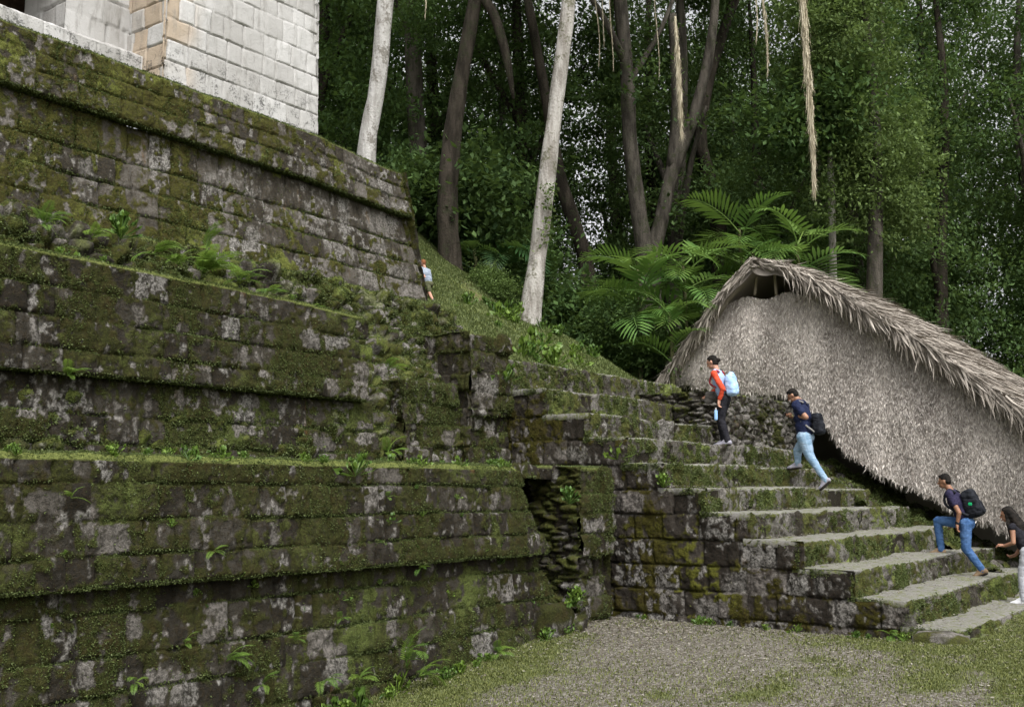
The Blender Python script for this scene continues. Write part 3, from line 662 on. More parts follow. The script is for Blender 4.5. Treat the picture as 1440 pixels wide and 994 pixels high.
def strands(P, D, L, W, r, curl=.25):
    """bent strips: P root, D direction, L length, W width"""
    n = len(P); S = np.cross(D, r.normal(0, 1, (n, 3))); S /= np.linalg.norm(S, axis=1)[:, None] + 1e-9; B = np.cross(D, S)
    L = L[:, None]; W = W[:, None]; k = (r.normal(0, curl, n))[:, None]
    m = P + D * L * .5 + B * L * k * .25; t = P + D * L + B * L * k
    V = np.stack([P - S * W * .5, P + S * W * .5, m - S * W * .55, m + S * W * .55, t], 1).reshape(-1, 3); i = np.arange(n)[:, None] * 5
    F = np.concatenate([i + [0, 1, 3], i + [0, 3, 2], i + [2, 3, 4]])
    return V, F
n = 110000; y = r.uniform(2.1, 12.0, n); tt = r.random(n) ** .9
z = botz(y) * (1 - tt) + walltop(y) * tt + .06
x = HX - .10 * np.sin(np.pi * tt) - .01 - .12 * (fbm(np.stack([y * 2, z * 1.2, y * 0], -1), 4, 3) - .5)
P = np.stack([x, y, z], -1)
nb = 6000; yb = r.uniform(2.1, 12.0, nb); zb = botz(yb) + r.uniform(-.02, .22, nb); y = np.concatenate([y, yb]); z = np.concatenate([z, zb]); x = np.concatenate([x, np.full(nb, HX + .02) + r.uniform(-.06, .2, nb)]); P = np.stack([x, y, z], -1); n += nb
D = np.stack([-np.abs(r.normal(.14, .14, n)), r.normal(0, .38, n), -np.ones(n)], -1); D /= np.linalg.norm(D, axis=1)[:, None]
V, F = strands(P, D, np.concatenate([r.uniform(.04, .115, n - nb), r.uniform(.06, .16, nb)]), r.uniform(.008, .020, n), r)
tone = np.clip(.05 + .95 * r.random(n) ** 1.2 + 1.1 * (fbm(P * np.array([0, 2.2, .8]), 4, 12) - .5), 0, 1)
o = obj('straw', mesh('straw', V - HL, F, dict(rnd=np.repeat(tone, 5)), False), M_straw, gw_); o['kind'] = 'stuff'

# roof slopes: a slab plus layered dry palm leaves whose tips hang over the verge
def roof(sideR):
    if sideR: ys = np.arange(ridge[0], eR[0], -.08)
    else: ys = np.arange(ridge[0], eL[0], .06)
    xs = np.arange(HX - .42, HX + 6.2, .1)
    Xg, Yg = np.meshgrid(xs, ys); Zt = topz(Yg) + .10 + .10 * (fbm(np.stack([Xg * 2, Yg * 2, Xg * 0], -1), 3, 14) - .5) - .12 * sstep(HX + .1, HX - .42, Xg)
    Vt = np.stack([Xg, Yg, Zt], -1).reshape(-1, 3); Vb = np.stack([Xg, Yg, Zt - .22], -1).reshape(-1, 3)
    f = grid_faces(*Xg.shape); n0 = len(Vt); i = np.arange(n0).reshape(Xg.shape)
    rim = [np.stack([a[:-1], a[1:], a[1:] + n0, a[:-1] + n0], -1) for a in (i[0], i[-1], i[:, 0], i[:, -1])]
    V = np.concatenate([Vt, Vb]); F = np.concatenate([f, f + n0] + rim)
    ro = obj('roof', mesh('roof', V - HL, F, dict(rnd=.3 + .3 * fbm(V * 5, 3, 8))), M_palmthatch, sh)
    r = np.random.default_rng(43 + sideR)
    n = 15000 if sideR else 5000
    y = r.uniform(eR[0], ridge[0] + .1, n) if sideR else r.uniform(ridge[0] - .1, eL[0], n)
    x = HX - .40 + 6.4 * r.random(n) ** 2.0
    dy = -1. if sideR else 1.
    sl = (topz(y + dy * .8) - topz(y)) / .8 * dy
    D = np.stack([r.normal(-.06, .13, n), dy * np.ones(n), dy * sl + r.normal(-.02, .035, n)], -1)
    P = np.stack([x, y, topz(y) + .12 - .10 * sstep(HX + .1, HX - .42, x)], -1)
    # verge: leaves lie across the edge, tips swinging out and down
    nv = 3400 if sideR else 1500
    yv = r.uniform(eR[0], ridge[0] + .05, nv) if sideR else r.uniform(ridge[0] - .05, eL[0], nv)
    slv = (topz(yv + dy * .8) - topz(yv)) / .8 * dy
    Pv = np.stack([r.uniform(HX - .50, HX - .25, nv), yv, topz(yv) + r.uniform(-.12, .10, nv)], -1)
    k = r.uniform(.1, .95, nv) * np.clip(np.abs(yv - ridge[0]) / .8, .3, 1)
    Dv = np.stack([r.normal(-.16, .14, nv), dy * (1.1 - k) + r.normal(0, .12, nv), dy * slv * (1.1 - k) - k * 1.1], -1)
    P = np.concatenate([P, Pv]); D = np.concatenate([D, Dv]); D /= np.linalg.norm(D, axis=1)[:, None]
    L = np.concatenate([r.uniform(.4, .9, n), r.uniform(.28, .62, nv) * np.clip(np.abs(yv - ridge[0]) / 1.0, .4, 1)]); W = np.concatenate([r.uniform(.015, .045, n), r.uniform(.014, .042, nv)])
    V, F = strands(P, D, L, W, r, .16)
    tone = r.random(len(P)) ** 1.3
    o = obj('palm_leaves', mesh('palm_leaves', V - HL, F, dict(rnd=np.repeat(tone, 5)), False), M_palmthatch, ro); o['kind'] = 'stuff'
roof(True); roof(False)
def tube(pts, rad, seg=10, noise=0., s=0, sq=4):
    """tapered tube along a Catmull-Rom curve -> V, F"""
    p = np.array(pts, float); q = []; rr = []
    for i in range(len(p) - 1):
        a, b, c, d = p[max(i - 1, 0)], p[i], p[i + 1], p[min(i + 2, len(p) - 1)]
        for t in np.linspace(0, 1, sq, endpoint=False):
            q.append(.5 * (2 * b + (c - a) * t + (2 * a - 5 * b + 4 * c - d) * t * t + (3 * b - a - 3 * c + d) * t ** 3)); rr.append(rad[i] * (1 - t) + rad[i + 1] * t)
    q.append(p[-1]); rr.append(rad[-1]); q = np.array(q); rr = np.array(rr)
    T = np.gradient(q, axis=0); T /= np.linalg.norm(T, axis=1)[:, None] + 1e-9
    ref = np.array([0, 1., 0]) if abs(T[0][1]) < .8 else np.array([1., 0, 0])
    S = np.cross(T, ref); S /= np.linalg.norm(S, axis=1)[:, None]; B = np.cross(T, S)
    a = np.linspace(0, 2 * np.pi, seg, endpoint=False)
    V = q[:, None] + (S[:, None] * np.cos(a)[None, :, None] + B[:, None] * np.sin(a)[None, :, None]) * rr[:, None, None]
    if noise:
        nz = fbm(V * 1.6, 3, s) - .5
        V = V + (V - q[:, None]) * (nz * noise)[..., None]
    n = len(q); i = np.arange(n * seg).reshape(n, seg); j = np.roll(i, -1, 1)
    F = np.stack([i[:-1], j[:-1], j[1:], i[1:]], -1).reshape(-1, 4)
    V = np.concatenate([V.reshape(-1, 3), q[:1], q[-1:]])
    F2 = np.concatenate([np.stack([i[0] * 0 + n * seg, j[0], i[0]], -1), np.stack([i[-1] * 0 + n * seg + 1, i[-1], j[-1]], -1)])
    return V, [F, F2]
for a, b in [((9.95, 6.15), (9.9, 6.6)), ((9.45, 6.1), (9.5, 6.75))]:
    V, F = tube([(HX + .1, a[0], a[1]), (HX + .12, b[0], b[1])], [.035, .03]); obj('gable_pole', mesh('gable_pole', V - HL, F), M_pole, sh)
for y, z in ((3.0, 2.35), (9.8, 6.6), (11.3, 4.9)):
    V, F = tube([(HX + 1.6, y, -.2 if y < 8 else 3.2), (HX + 1.6, y, z)], [.09, .08]); obj('post', mesh('post', V - HL, F), M_pole, sh)
V, F = tube([(HX + .2, ridge[0], ridge[1] - .12), (HX + 6, ridge[0], ridge[1] - .12)], [.06, .06]); obj('ridge_pole', mesh('ridge_pole', V - HL, F), M_pole, sh)
# back gable closing the far end
ys = np.arange(2.3, 12.1, .2); Yg, T = np.meshgrid(ys, np.linspace(0, 1, 20)); Zg = -.2 * (1 - T) + (topz(Yg) - .1) * T
V = np.stack([Yg * 0 + HX + 5.6, Yg, Zg], -1).reshape(-1, 3); V2 = V + np.array([.2, 0, 0])
obj('gable_wall', mesh('gable_wall', np.concatenate([V, V2]) - HL, np.concatenate([grid_faces(*Yg.shape), grid_faces(*Yg.shape) + len(V)]), dict(rnd=np.full(2 * len(V), .4))), M_straw, sh)
# ------------------------------------------------------------------ trees
def terr(x, y):
    a = zground(np.array([x]), np.array([y]))[0]
    return float(max(a, zhill(np.array([x]), np.array([y]))[0])) if y > 10.6 else float(a)

def bark(name, a, b, patch=None, sc=1.):
    m = Mat(name); P = m.obj(); n = m.noise(m.scale(P, (5 * sc, 5 * sc, 1.2 * sc)), 1, 6, .65); n2 = m.noise(P, 3.0, 4); n3 = m.noise(P, 22, 4)
    c = m.mix(m.ramp(n, .35, .65), a, b)
    if patch: c = m.mix(m.ramp(m.math('ADD', m.math('MULTIPLY', n2, .6), m.math('MULTIPLY', n3, .4)), .52, .62, 0, .8), c, patch)
    return m.principled(c, .9, m.bump(m.math('ADD', n, n3), .8, .03), .15)
M_white_bark = bark('pale smooth bark', (.30, .285, .265), (.52, .505, .485), (.16, .145, .12))
M_pale_bark = bark('pale bark with lichen', (.19, .172, .15), (.41, .39, .36), (.085, .085, .045))
M_dark_bark = bark('dark rough bark', (.017, .014, .010), (.052, .043, .033), (.030, .034, .017))
M_grey_bark = bark('grey bark', (.030, .026, .021), (.10, .088, .073), (.04, .045, .022))

def foliage(name, cols, tr=.35):
    m = Mat(name); r = m.attr('rnd'); o = m.orand()
    c = m.mix(r, cols[0], cols[1]); c = m.mix(m.ramp(o, .0, 1., 0, .6), c, m.mix(r, cols[2], cols[3]))
    return m.leaf(c, tr, m.mix(.4, c, (.14, .2, .03)), .6, .12)
M_fol = foliage('deep green rainforest leaves', ((.030, .058, .020), (.095, .165, .050), (.034, .066, .026), (.13, .20, .065)))
M_fol_light = foliage('lighter olive leaves', ((.060, .095, .030), (.17, .25, .075), (.075, .10, .042), (.20, .25, .10)))

def crown_mesh(name, blobs, ns, nl, size, s, spread=.42):
    r = np.random.default_rng(s); w = np.array([b[3] * b[4] for b in blobs]); w = w / w.sum(); k = r.choice(len(blobs), ns, p=w)
    B = np.array(blobs)[k]
    d = r.normal(0, 1, (ns, 3)); d /= np.linalg.norm(d, axis=1)[:, None]
    rad = r.random(ns) ** .45
    C = B[:, :3] + d * rad[:, None] * np.stack([B[:, 3], B[:, 3], B[:, 4]], -1)
    tone = r.random(ns)
    O = d + np.array([0, 0, .5]); O /= np.linalg.norm(O, axis=1)[:, None]
    sp = r.uniform(.6, 1.4, ns) * spread
    t = r.random((ns, nl, 1))
    P = C[:, None] + O[:, None] * (t - .5) * sp[:, None, None] * 1.6 + r.normal(0, 1, (ns, nl, 3)) * (sp[:, None, None] * np.array([.55, .55, .26]))
    P = P.reshape(-1, 3); N = np.repeat(O, nl, 0)
    V, F, A = leaf_cloud(P, N, size, .30, .52, .75, .5, r, .72)
    A['rnd'] = np.clip(.55 * np.repeat(np.repeat(tone, nl), 4) + .45 * A['rnd'], 0, 1)
    return mesh(name, V, F, A, False)
def tall_blobs(H, base, rad, n, r):
    out = []
    for k in range(n):
        t = (k + .5) / n; z = base + (H - base) * t; q = rad * (.65 + .5 * math.sin(math.pi * min(1, t * .95 + .1)))
        a = r.uniform(0, 6.28); d = q * r.uniform(.15, .75)
        out.append((d * math.cos(a), d * math.sin(a), z, q * r.uniform(.55, .85), r.uniform(1.0, 1.8)))
    return out
rr_ = np.random.default_rng(77)
CROWNS = [crown_mesh('crown', tall_blobs(17 + (k % 3) * 2, 1.5 + (k % 2) * 2.0, 2.9, 13, rr_), 300, 104, .135, 700 + k, .50) for k in range(5)]
UNDER = [crown_mesh('foliage', [(0, 0, .9, 1.1, .8), (.6, .3, 1.5, .8, .7), (-.5, .4, .6, .9, .6)], 120, 60, .115, 720 + k, .38) for k in range(3)]
HIGH = [crown_mesh('crown', [(0, 0, 0, 3.2, 1.6), (2.4, 1, .6, 2.2, 1.3), (-2.2, 1.2, .3, 2.2, 1.3), (.4, -2.3, .8, 2.2, 1.3)], 420, 66, .13, 730 + k, .55) for k in range(2)]
for m_ in CROWNS + UNDER + HIGH: m_.materials.append(M_fol)
LIGHT = crown_mesh('crown', [(0, 0, 3.0, 1.5, 1.7), (.2, .4, 5.6, 1.9, 1.9), (.8, -.7, 4.2, 1.5, 1.3), (-.5, .6, 8.4, 1.9, 1.8), (-1.2, .9, 7.0, 1.3, 1.2), (.3, -.6, 10.5, 1.8, 1.8), (.8, -1.0, 2.6, 1.0, .9)], 560, 72, .115, 741, .40); LIGHT.materials.append(M_fol_light)

def trunk_mesh(pts, rad, s, branches=()):
    parts = []
    V, F = tube(pts, rad, 14, .35, s); parts.append((V, F, {}))
    for b, br in branches:
        V, F = tube(b, br, 8, .3, s + 1); parts.append((V, F, {}))
    V, F, _ = cat_parts(parts)
    return V, [f for f in F]
def tree(name, label, pts, rad, mat, crown, crown_at, s, group=None, cscale=1., branches=(), crz=0., cmat=None, cat='tree'):
    base = np.array(pts[0], float)
    t = empty(name, base, label, cat, group)
    V, F = trunk_mesh(pts, rad, s, branches)
    obj('trunk', mesh('trunk', V - base, F), mat, t)
    if crown is not None:
        c = bpy.data.objects.new('crown', crown); COL.objects.link(c); c.parent = t
        c.location = np.array(crown_at) - base; c.rotation_euler.z = crz; c.scale = (cscale,) * 3
    return t
def up(p, dz): return np.array(p) + np.array([0, 0, dz])

# the trunks that show plainly
b = pix(522, 260, 25); b = np.array([b[0], b[1], terr(b[0], b[1]) - .3]); top = pix(546, -40, 25.2)
d_ = top - pix(522, 260, 25)
tree('tall_tree', 'smooth white tree trunk leaning slightly behind the upper terrace and temple', [pix(522, 260, 25) - d_ * .45, pix(515, 220, 25), pix(532, 110, 25.1), top, top + d_ * .8 + np.array([.3, 0, 1])], [.25, .21, .195, .185, .14], M_white_bark, HIGH[0], top + d_ * .8 + np.array([.5, 1, 3.0]), 801, crz=.4)
pb = pix(744, 468, 23.3)
tree('tall_tree', 'pale leaning trunk with mossy patches rooted on the grass slope above the stair', [up(pb, -.4), up(pb, .15), pix(752, 395, 23.4), pix(768, 260, 23.7), pix(784, 130, 24.0), pix(800, 0, 24.3), pix(815, -160, 24.8)], [.36, .26, .19, .175, .165, .155, .12], M_pale_bark, HIGH[1], pix(830, -330, 26.5), 803, crz=1.2,
     branches=[([pix(815, -140, 24.7), pix(900, -240, 26)], [.1, .05]), ([up(pb, .05), up(pb, -.12) + np.array([.5, -.35, -.1])], [.16, .04]), ([up(pb, .05), up(pb, -.2) + np.array([-.45, -.4, -.1])], [.16, .04])])
# a creeper climbing the pale trunk
rc = np.random.default_rng(61); tq = rc.random(420); cyy = 258 + tq * 200; cxx = np.interp(cyy, [258, 395, 468], [771, 757, 748])
Pc = np.array([pix(a + b, c_, d) for a, b, c_, d in zip(cxx, rc.normal(4, 5, 420), cyy, 23.35 + rc.uniform(-.1, .1, 420))])
keepc = fbm(Pc * 1.2, 2, 5) > .47; Pc = Pc[keepc]
vc, fc, ac = leaf_cloud(Pc, np.tile([-.5, -.7, .3], (len(Pc), 1)), .085, .4, .7, .5, .8, rc)
PALE_TREE = [o for o in bpy.data.objects if o.get('label', '').startswith('pale leaning trunk')][0]
oc = obj('creeper', mesh('creeper', vc - np.array(PALE_TREE.location), fc, ac, False), M_fol_light, PALE_TREE); oc['kind'] = 'stuff'
c0 = pix(632, 372, 27)
tree('forest_tree', 'dark rough forked trunk at the top of the hillside beside the upper terrace', [up(c0, -.7), c0, pix(630, 280, 27.1), pix(636, 190, 27.3), pix(652, 90, 27.5), pix(672, -20, 27.8), pix(690, -120, 28)], [.40, .30, .25, .23, .19, .17, .13], M_dark_bark, CROWNS[1], up(c0, 3.6) + np.array([1.5, 1.2, 0]), 805, 'dark forest trees', .8,
     branches=[([pix(672, -10, 27.8), pix(694, 20, 27.6), pix(712, 80, 27.4), pix(722, 140, 27.3)], [.15, .13, .11, .04])])
d0 = pix(908, 375, 31); d0[2] = min(d0[2], 9)
tree('forest_tree', 'straight grey trunk behind the palms, slimmer than its leaning neighbour', [up(pix(908, 375, 31), -4.0), pix(908, 375, 31), pix(897, 290, 31), pix(886, 200, 31), pix(882, 100, 31.2), pix(872, 0, 31.4), pix(868, -90, 31.5)], [.36, .26, .23, .21, .20, .19, .17], M_grey_bark, HIGH[0], pix(866, -220, 33), 807, 'dark forest trees', 1.0, crz=2.1,
     branches=[([pix(880, 90, 31.2), pix(840, 10, 31.0), pix(800, -30, 31)], [.13, .08, .04]), ([pix(882, 120, 31.2), pix(930, 40, 31.6), pix(960, -40, 32)], [.11, .07, .04])])
tree('forest_tree', 'grey trunk leaning to the hanging moss, forking beside the straight trunk', [up(pix(918, 375, 31.5), -4.0), pix(918, 375, 31.5), pix(930, 310, 31.6), pix(946, 240, 31.8), pix(975, 165, 32), pix(1000, 60, 32), pix(1010, -60, 32.2)], [.30, .23, .21, .20, .17, .14, .10], M_grey_bark, HIGH[1], pix(1020, -180, 33), 809, 'dark forest trees', 1.0, crz=.2,
     branches=[([pix(946, 240, 31.8), pix(952, 140, 32), pix(945, 20, 32)], [.2, .17, .13])])
tree('thin_tree', 'thin straight pale pole of a young tree rising behind the shelter roof', [up(pix(1172, 420, 28.6), -2.5), pix(1172, 400, 28.6), pix(1170, 300, 28.6), pix(1168, 240, 28.7), pix(1167, 200, 28.8)], [.11, .10, .09, .08, .05], M_pale_bark, UNDER[0], pix(1167, 225, 28.4), 811, None, 1.5)
tree('forest_tree', 'dark slanting trunk in the shade between the pale trunk and the palms', [up(pix(826, 390, 32), -3.5), pix(826, 390, 32), pix(806, 310, 32), pix(786, 245, 32), pix(770, 150, 32.4), pix(742, 0, 33)], [.3, .24, .21, .19, .16, .12], M_dark_bark, HIGH[0], pix(735, -200, 34), 813, 'dark forest trees', 1.0, crz=3.)
tree('forest_tree', 'dark curving trunk behind the tall palm fronds', [up(pix(1012, 330, 34), -4.5), pix(1012, 330, 34), pix(1000, 260, 34), pix(985, 190, 34), pix(1000, 100, 34.5), pix(1040, -20, 35)], [.34, .26, .22, .2, .18, .14], M_dark_bark, HIGH[1], pix(1060, -200, 36), 815, 'dark forest trees', 1.0, crz=4.)
# a lighter tree standing forward over the shelter
lb = pix(1222, 330, 28.2)
tree('broadleaf_tree', 'lighter olive green tree standing forward of the dark forest over the shelter roof', [np.array([lb[0], lb[1], terr(lb[0], lb[1]) - .2]), np.array([lb[0], lb[1], 5.0]), np.array([lb[0] + .2, lb[1] - .2, 11.]), np.array([lb[0], lb[1], 16.])], [.26, .22, .16, .06], M_grey_bark, LIGHT, (lb[0], lb[1], 6.6), 817, crz=.5, cscale=1.0)

# forest behind: every tree its own trunk and crown, crowns share meshes
FK = [('forest_tree', 'deep green forest tree, one of the many crowns closing the view behind the ruin')]
spots = []
r = np.random.default_rng(91)
for row, (dep, n, off) in enumerate([(33, 10, 0), (39, 11, 40), (46, 11, -30), (56, 12, 20), (66, 15, 0)]):
    for k in range(n):
        px = 380 + off + (1640 - 380) * (k + .5) / n + r.uniform(-35, 35); d = dep + r.uniform(-2.2, 2.2)
        if row == 0 and (600 < px < 700): continue
        if 785 < px < 875 or (row >= 1 and 1385 < px < 1450) or (row >= 2 and 560 < px < 612) or (row >= 3 and (740 < px < 925 or 1345 < px < 1490 or 530 < px < 640)): continue
        spots.append((px, d, row))
proto = {}
for i, (px, d, row) in enumerate(spots):
    p = pix(px, 497, d); z = terr(p[0], p[1]); z = min(z, 7.0 if px < 700 else 5.0)
    k = i % 5; mt = (M_dark_bark, M_grey_bark)[i % 2]
    key = (k, i % 2)
    sc = r.uniform(.9, 1.2) * (1 + .10 * row); rz = r.uniform(0, 6.28)
    if key not in proto:
        t = empty('forest_tree', (0, 0, 0), 'deep green forest tree among the many crowns closing the view behind the ruin', 'tree', 'forest trees behind the ruin')
        V, F = trunk_mesh([(0, 0, -2), (.05, 0, 3), (.3, .2, 8), (.1, .5, 13), (.2, .3, 17)], [.3, .24, .2, .14, .05], 830 + k, [([(.25, .15, 7), (1.4, .5, 9.5), (2.2, .9, 11)], [.12, .08, .03]), ([(.2, .3, 9), (-1.2, -.4, 11.5), (-2, -.6, 13)], [.11, .07, .03]), ([(.1, 0, 4.5), (.2, -1.4, 6.0), (.3, -2.2, 7)], [.08, .05, .02])])
        obj('trunk', mesh('trunk', V, F), mt, t); obj('crown', CROWNS[k], None, t); proto[key] = t
    else:
        src = proto[key]; t = src.copy(); COL.objects.link(t)
        for ch in src.children:
            c = ch.copy(); COL.objects.link(c); c.parent = t
    t.location = (p[0], p[1], z - .3); t.rotation_euler.z = rz; t.scale = (sc, sc, sc * r.uniform(.95, 1.15))

# bushes at the forest edge and on the hill
def bush(label, p, sc, k, group='bushes at the forest edge', mat=None):
    o = bpy.data.objects.new('bush', UNDER[k % 3]); COL.objects.link(o); o.location = p; o.scale = (sc, sc, sc * .9); o.rotation_euler.z = k * 1.7
    if mat:
        o.material_slots[0].link = 'OBJECT'; o.material_slots[0].material = mat
    return tag(o, label, 'bush', group)
k = 0
for px, d in [(570, 28), (600, 29.5), (655, 29), (700, 28.5), (690, 31), (735, 30), (770, 29), (800, 30), (830, 28.5), (860, 31), (880, 28), (940, 29), (960, 32), (1000, 31), (1060, 32), (1130, 31), (1180, 33), (1220, 31), (1270, 33), (1310, 31), (1360, 33), (1400, 30.5), (1440, 32), (1480, 31), (1330, 36), (1250, 37), (780, 34), (720, 35), (640, 34)]:
    p = pix(px, 497, d); z = terr(p[0], p[1]); bush('dark green bush filling the shade at the edge of the forest', (p[0], p[1], z - .1), 1.15 + .35 * (k % 3), k); k += 1
    if px > 1100: bush('dark green bush filling the shade at the edge of the forest', (p[0] + .6, p[1] + .3, z + 1.9), 1.3, k + 7); k += 1
bush('low brownish green bush at the foot of the palms beside the grass slope', tuple(up(pix(892, 480, 25.5), -.7)), .85, 5, None)
bush('pale green shrub growing on the slope below the dark forked trunk', tuple(up(pix(700, 400, 25.6), -.5)), .5, 8, None, M_fol_light)

# ------------------------------------------------------------------ palms and ferns
def frond_mesh(name, L, npair, ll, wid, droop, s, rise=1.0, vee=.35, broad=False):
    r = np.random.default_rng(s)
    t = np.linspace(0, 1, 14)
    # rachis in the x-z plane: leaves the stem rising, then arches over
    ang = rise - (rise + droop) * t ** 1.2; seg = L / 13
    x = np.concatenate([[0], np.cumsum(np.cos(ang[:-1]) * seg)]); z = np.concatenate([[0], np.cumsum(np.sin(ang[:-1]) * seg)])
    C = np.stack([x, x * 0, z], -1)
    parts = []
    V, F = tube([tuple(c) for c in C[::2]] , list(np.linspace(.012 * L, .003 * L, len(C[::2]))), 5, sq=2); parts.append((V, F, dict(rnd=np.full(len(V), .9))))
    P, I = [], []; rn = []
    for side in (-1, 1):
        for k in range(npair):
            u = .16 + .84 * (k + .5) / npair; p = np.array([np.interp(u, t, C[:, i]) for i in range(3)]); a = np.interp(u, t, ang)
            T = np.array([math.cos(a), 0, math.sin(a)]); S = np.array([0, side, 0.]); U = np.cross(T, np.array([0, 1., 0])); U = -U if U[2] < 0 else U
            l = ll * (math.sin(math.pi * min(1, .22 + .70 * u)) ** .8) * r.uniform(.9, 1.1); f = .35 + .5 * u
            D = S * (1 - .4 * f) + T * f + U * vee * (1 - u * .7); D /= np.linalg.norm(D)
            W = np.cross(D, U); W /= np.linalg.norm(W); w = wid * l
            dr = np.array([0, 0, -1.]) * l * r.uniform(.10, .28)
            m1 = p + D * l * .35; m2 = p + D * l * .72 + dr * .45; e = p + D * l + dr
            b = len(P) * 1
            P += [p, m1 + W * w, m1 - W * w, m2 + W * w * .8, m2 - W * w * .8, e]
            I += [[b, b + 1, b + 2], [b + 1, b + 3, b + 4], [b + 1, b + 4, b + 2], [b + 3, b + 5, b + 4]]
            rn += [r.random() * .7 + .1 * u] * 6
    parts.append((np.array(P), np.array(I), dict(rnd=np.array(rn))))
    V, F, A = cat_parts(parts)
    return mesh(name, V, F, A, False)
def palmmat(name, a, b, c, d, tr=.3):
    m = Mat(name); r = m.attr('rnd'); o = m.orand(); k = m.mix(o, m.mix(r, a, b), m.mix(r, c, d))
    return m.leaf(k, tr, m.mix(.4, k, (.2, .3, .04)), .4, .35)
M_palm = palmmat('palm leaf green', (.050, .12, .030), (.12, .24, .055), (.085, .16, .036), (.19, .28, .065))
M_palm_shade = palmmat('palm leaf with painted shade', (.02, .06, .02), (.05, .11, .035), (.02, .05, .02), (.05, .09, .03))  # palm green darkened, the trees' shade put into the leaf colour
M_fern = palmmat('fern green', (.055, .115, .022), (.12, .22, .05), (.10, .17, .025), (.22, .33, .055), .4)
M_stem = bark('green brown palm stem', (.05, .055, .02), (.10, .10, .05))
FR = [frond_mesh('frond', 1.0, 15, .44, .055, d, 900 + i, ri) for i, (d, ri) in enumerate([(.35, .75), (.7, .9), (1.0, .6)])]
for f_ in FR: f_.materials.append(M_palm)
def palm(label, p, h, nf, L, s, group=None, mat=None, face=None):
    r = np.random.default_rng(s); t = empty('palm', p, label, 'palm', group)
    V, F = tube([(0, 0, -1.0), (.03, 0, h * .5), (0, .04, h)], [.06, .05, .04], 8); obj('stem', mesh('stem', V, F), M_stem, t)
    for k in range(nf):
        o = bpy.data.objects.new('frond', FR[int(r.integers(3))]); COL.objects.link(o); o.parent = t
        a = k * 2.4 + r.uniform(-.4, .4)
        o.location = (0, 0, h * (1 - .75 * (k / nf))); l = L * r.uniform(.8, 1.15); o.scale = (l, l, l)
        o.rotation_euler = (r.uniform(-.35, .35), r.uniform(-.35, .35) + .25 * (k / nf), a)
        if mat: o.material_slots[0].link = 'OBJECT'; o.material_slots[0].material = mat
    return t
PGp = 'palms behind the shelter'
for i, (lab, px, py, d, h, nf, L) in enumerate([
        ('broad palm with arching bright fronds, farthest out over the grass slope', 900, 520, 25.4, 2.4, 14, 1.75),
        ('bushy palm right behind the eave of the shelter, its fronds lit yellow green', 965, 510, 25.8, 2.3, 14, 1.7),
        ('low young palm close to the foot of the shelter eave', 945, 545, 24.6, 1.7, 10, 1.25),
        ('tall palm with dark feathery fronds rising highest behind the shelter ridge', 1045, 455, 27.5, 2.4, 12, 1.8),
        ('palm with long fronds spreading over the shelter ridge towards the pale pole', 1125, 440, 27.0, 1.7, 12, 1.8),
        ('small palm peeping over the peak of the shelter', 1062, 430, 26.4, 1.3, 8, 1.2)]):
    palm(lab, tuple(pix(px, py, d)), h, nf, L, 950 + i, PGp)
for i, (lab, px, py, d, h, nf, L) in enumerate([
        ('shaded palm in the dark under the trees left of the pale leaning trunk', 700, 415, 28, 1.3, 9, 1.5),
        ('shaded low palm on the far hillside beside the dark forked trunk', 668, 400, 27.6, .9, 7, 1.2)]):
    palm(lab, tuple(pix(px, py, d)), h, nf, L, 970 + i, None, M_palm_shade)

FE = [frond_mesh('frond', 1.0, 17, .25, .075, d, 920 + i, ri, .15) for i, (d, ri) in enumerate([(.2, 1.1), (.8, 1.0), (.5, .5)])]
for f_ in FE: f_.materials.append(M_fern)
def fern(label, p, n, L, s, lean=(0, -1), tilt=.45, group='ferns on the walls', mat=None):
    r = np.random.default_rng(s); t = empty('fern', p, label, 'fern', group)
    a0 = math.atan2(lean[1], lean[0])
    for k in range(n):
        o = bpy.data.objects.new('frond', FE[int(r.integers(3))]); COL.objects.link(o); o.parent = t
        l = L * r.uniform(.7, 1.15); o.scale = (l, l, l); o.rotation_euler = (r.uniform(-.3, .3), r.uniform(-.3, .5) - tilt + .45, a0 + r.uniform(-1.3, 1.3))
        if mat: o.material_slots[0].link = 'OBJECT'; o.material_slots[0].material = mat
    return t
def leafy_mesh(n, size, s, h=.12):
    r = np.random.default_rng(s)
    P = np.stack([r.normal(0, size * .9, n), r.normal(0, size * .9, n), r.uniform(0, h, n)], -1); N = P * 4 + np.array([0, 0, .35]); N /= np.linalg.norm(N, axis=1)[:, None]
    V, F, A = leaf_cloud(P, N, size, -.05, .7, .35, 1, r)
    b = len(V); V = np.concatenate([V, [[0, 0, -.03]]]); i = np.arange(n) * 4
    F = np.concatenate([F, np.stack([i, i + 1, i * 0 + b], -1)]); A['rnd'] = np.append(A['rnd'], .3)      # each leaf on its stalk
    return mesh('leafy_plant', V, F, A, False)
LP = [leafy_mesh(44, .045, 940), leafy_mesh(70, .032, 941, .10), leafy_mesh(16, .085, 942, .14)]
for f_ in LP: f_.materials.append(M_fern)
def leafy(label, p, sc, k, group='small leafy plants rooted in the stones'):
    o = bpy.data.objects.new('leafy_plant', LP[k % 3]); COL.objects.link(o); o.location = p; o.scale = (sc,) * 3; o.rotation_euler.z = k * 1.9
    return tag(o, label, 'plant', group)
def on_wall(px, py, Y):
    d = pix(px, py, 1.) - np.array([0, 0, 1.9]); t = Y / d[1]; return np.array([0, 0, 1.9]) + d * t
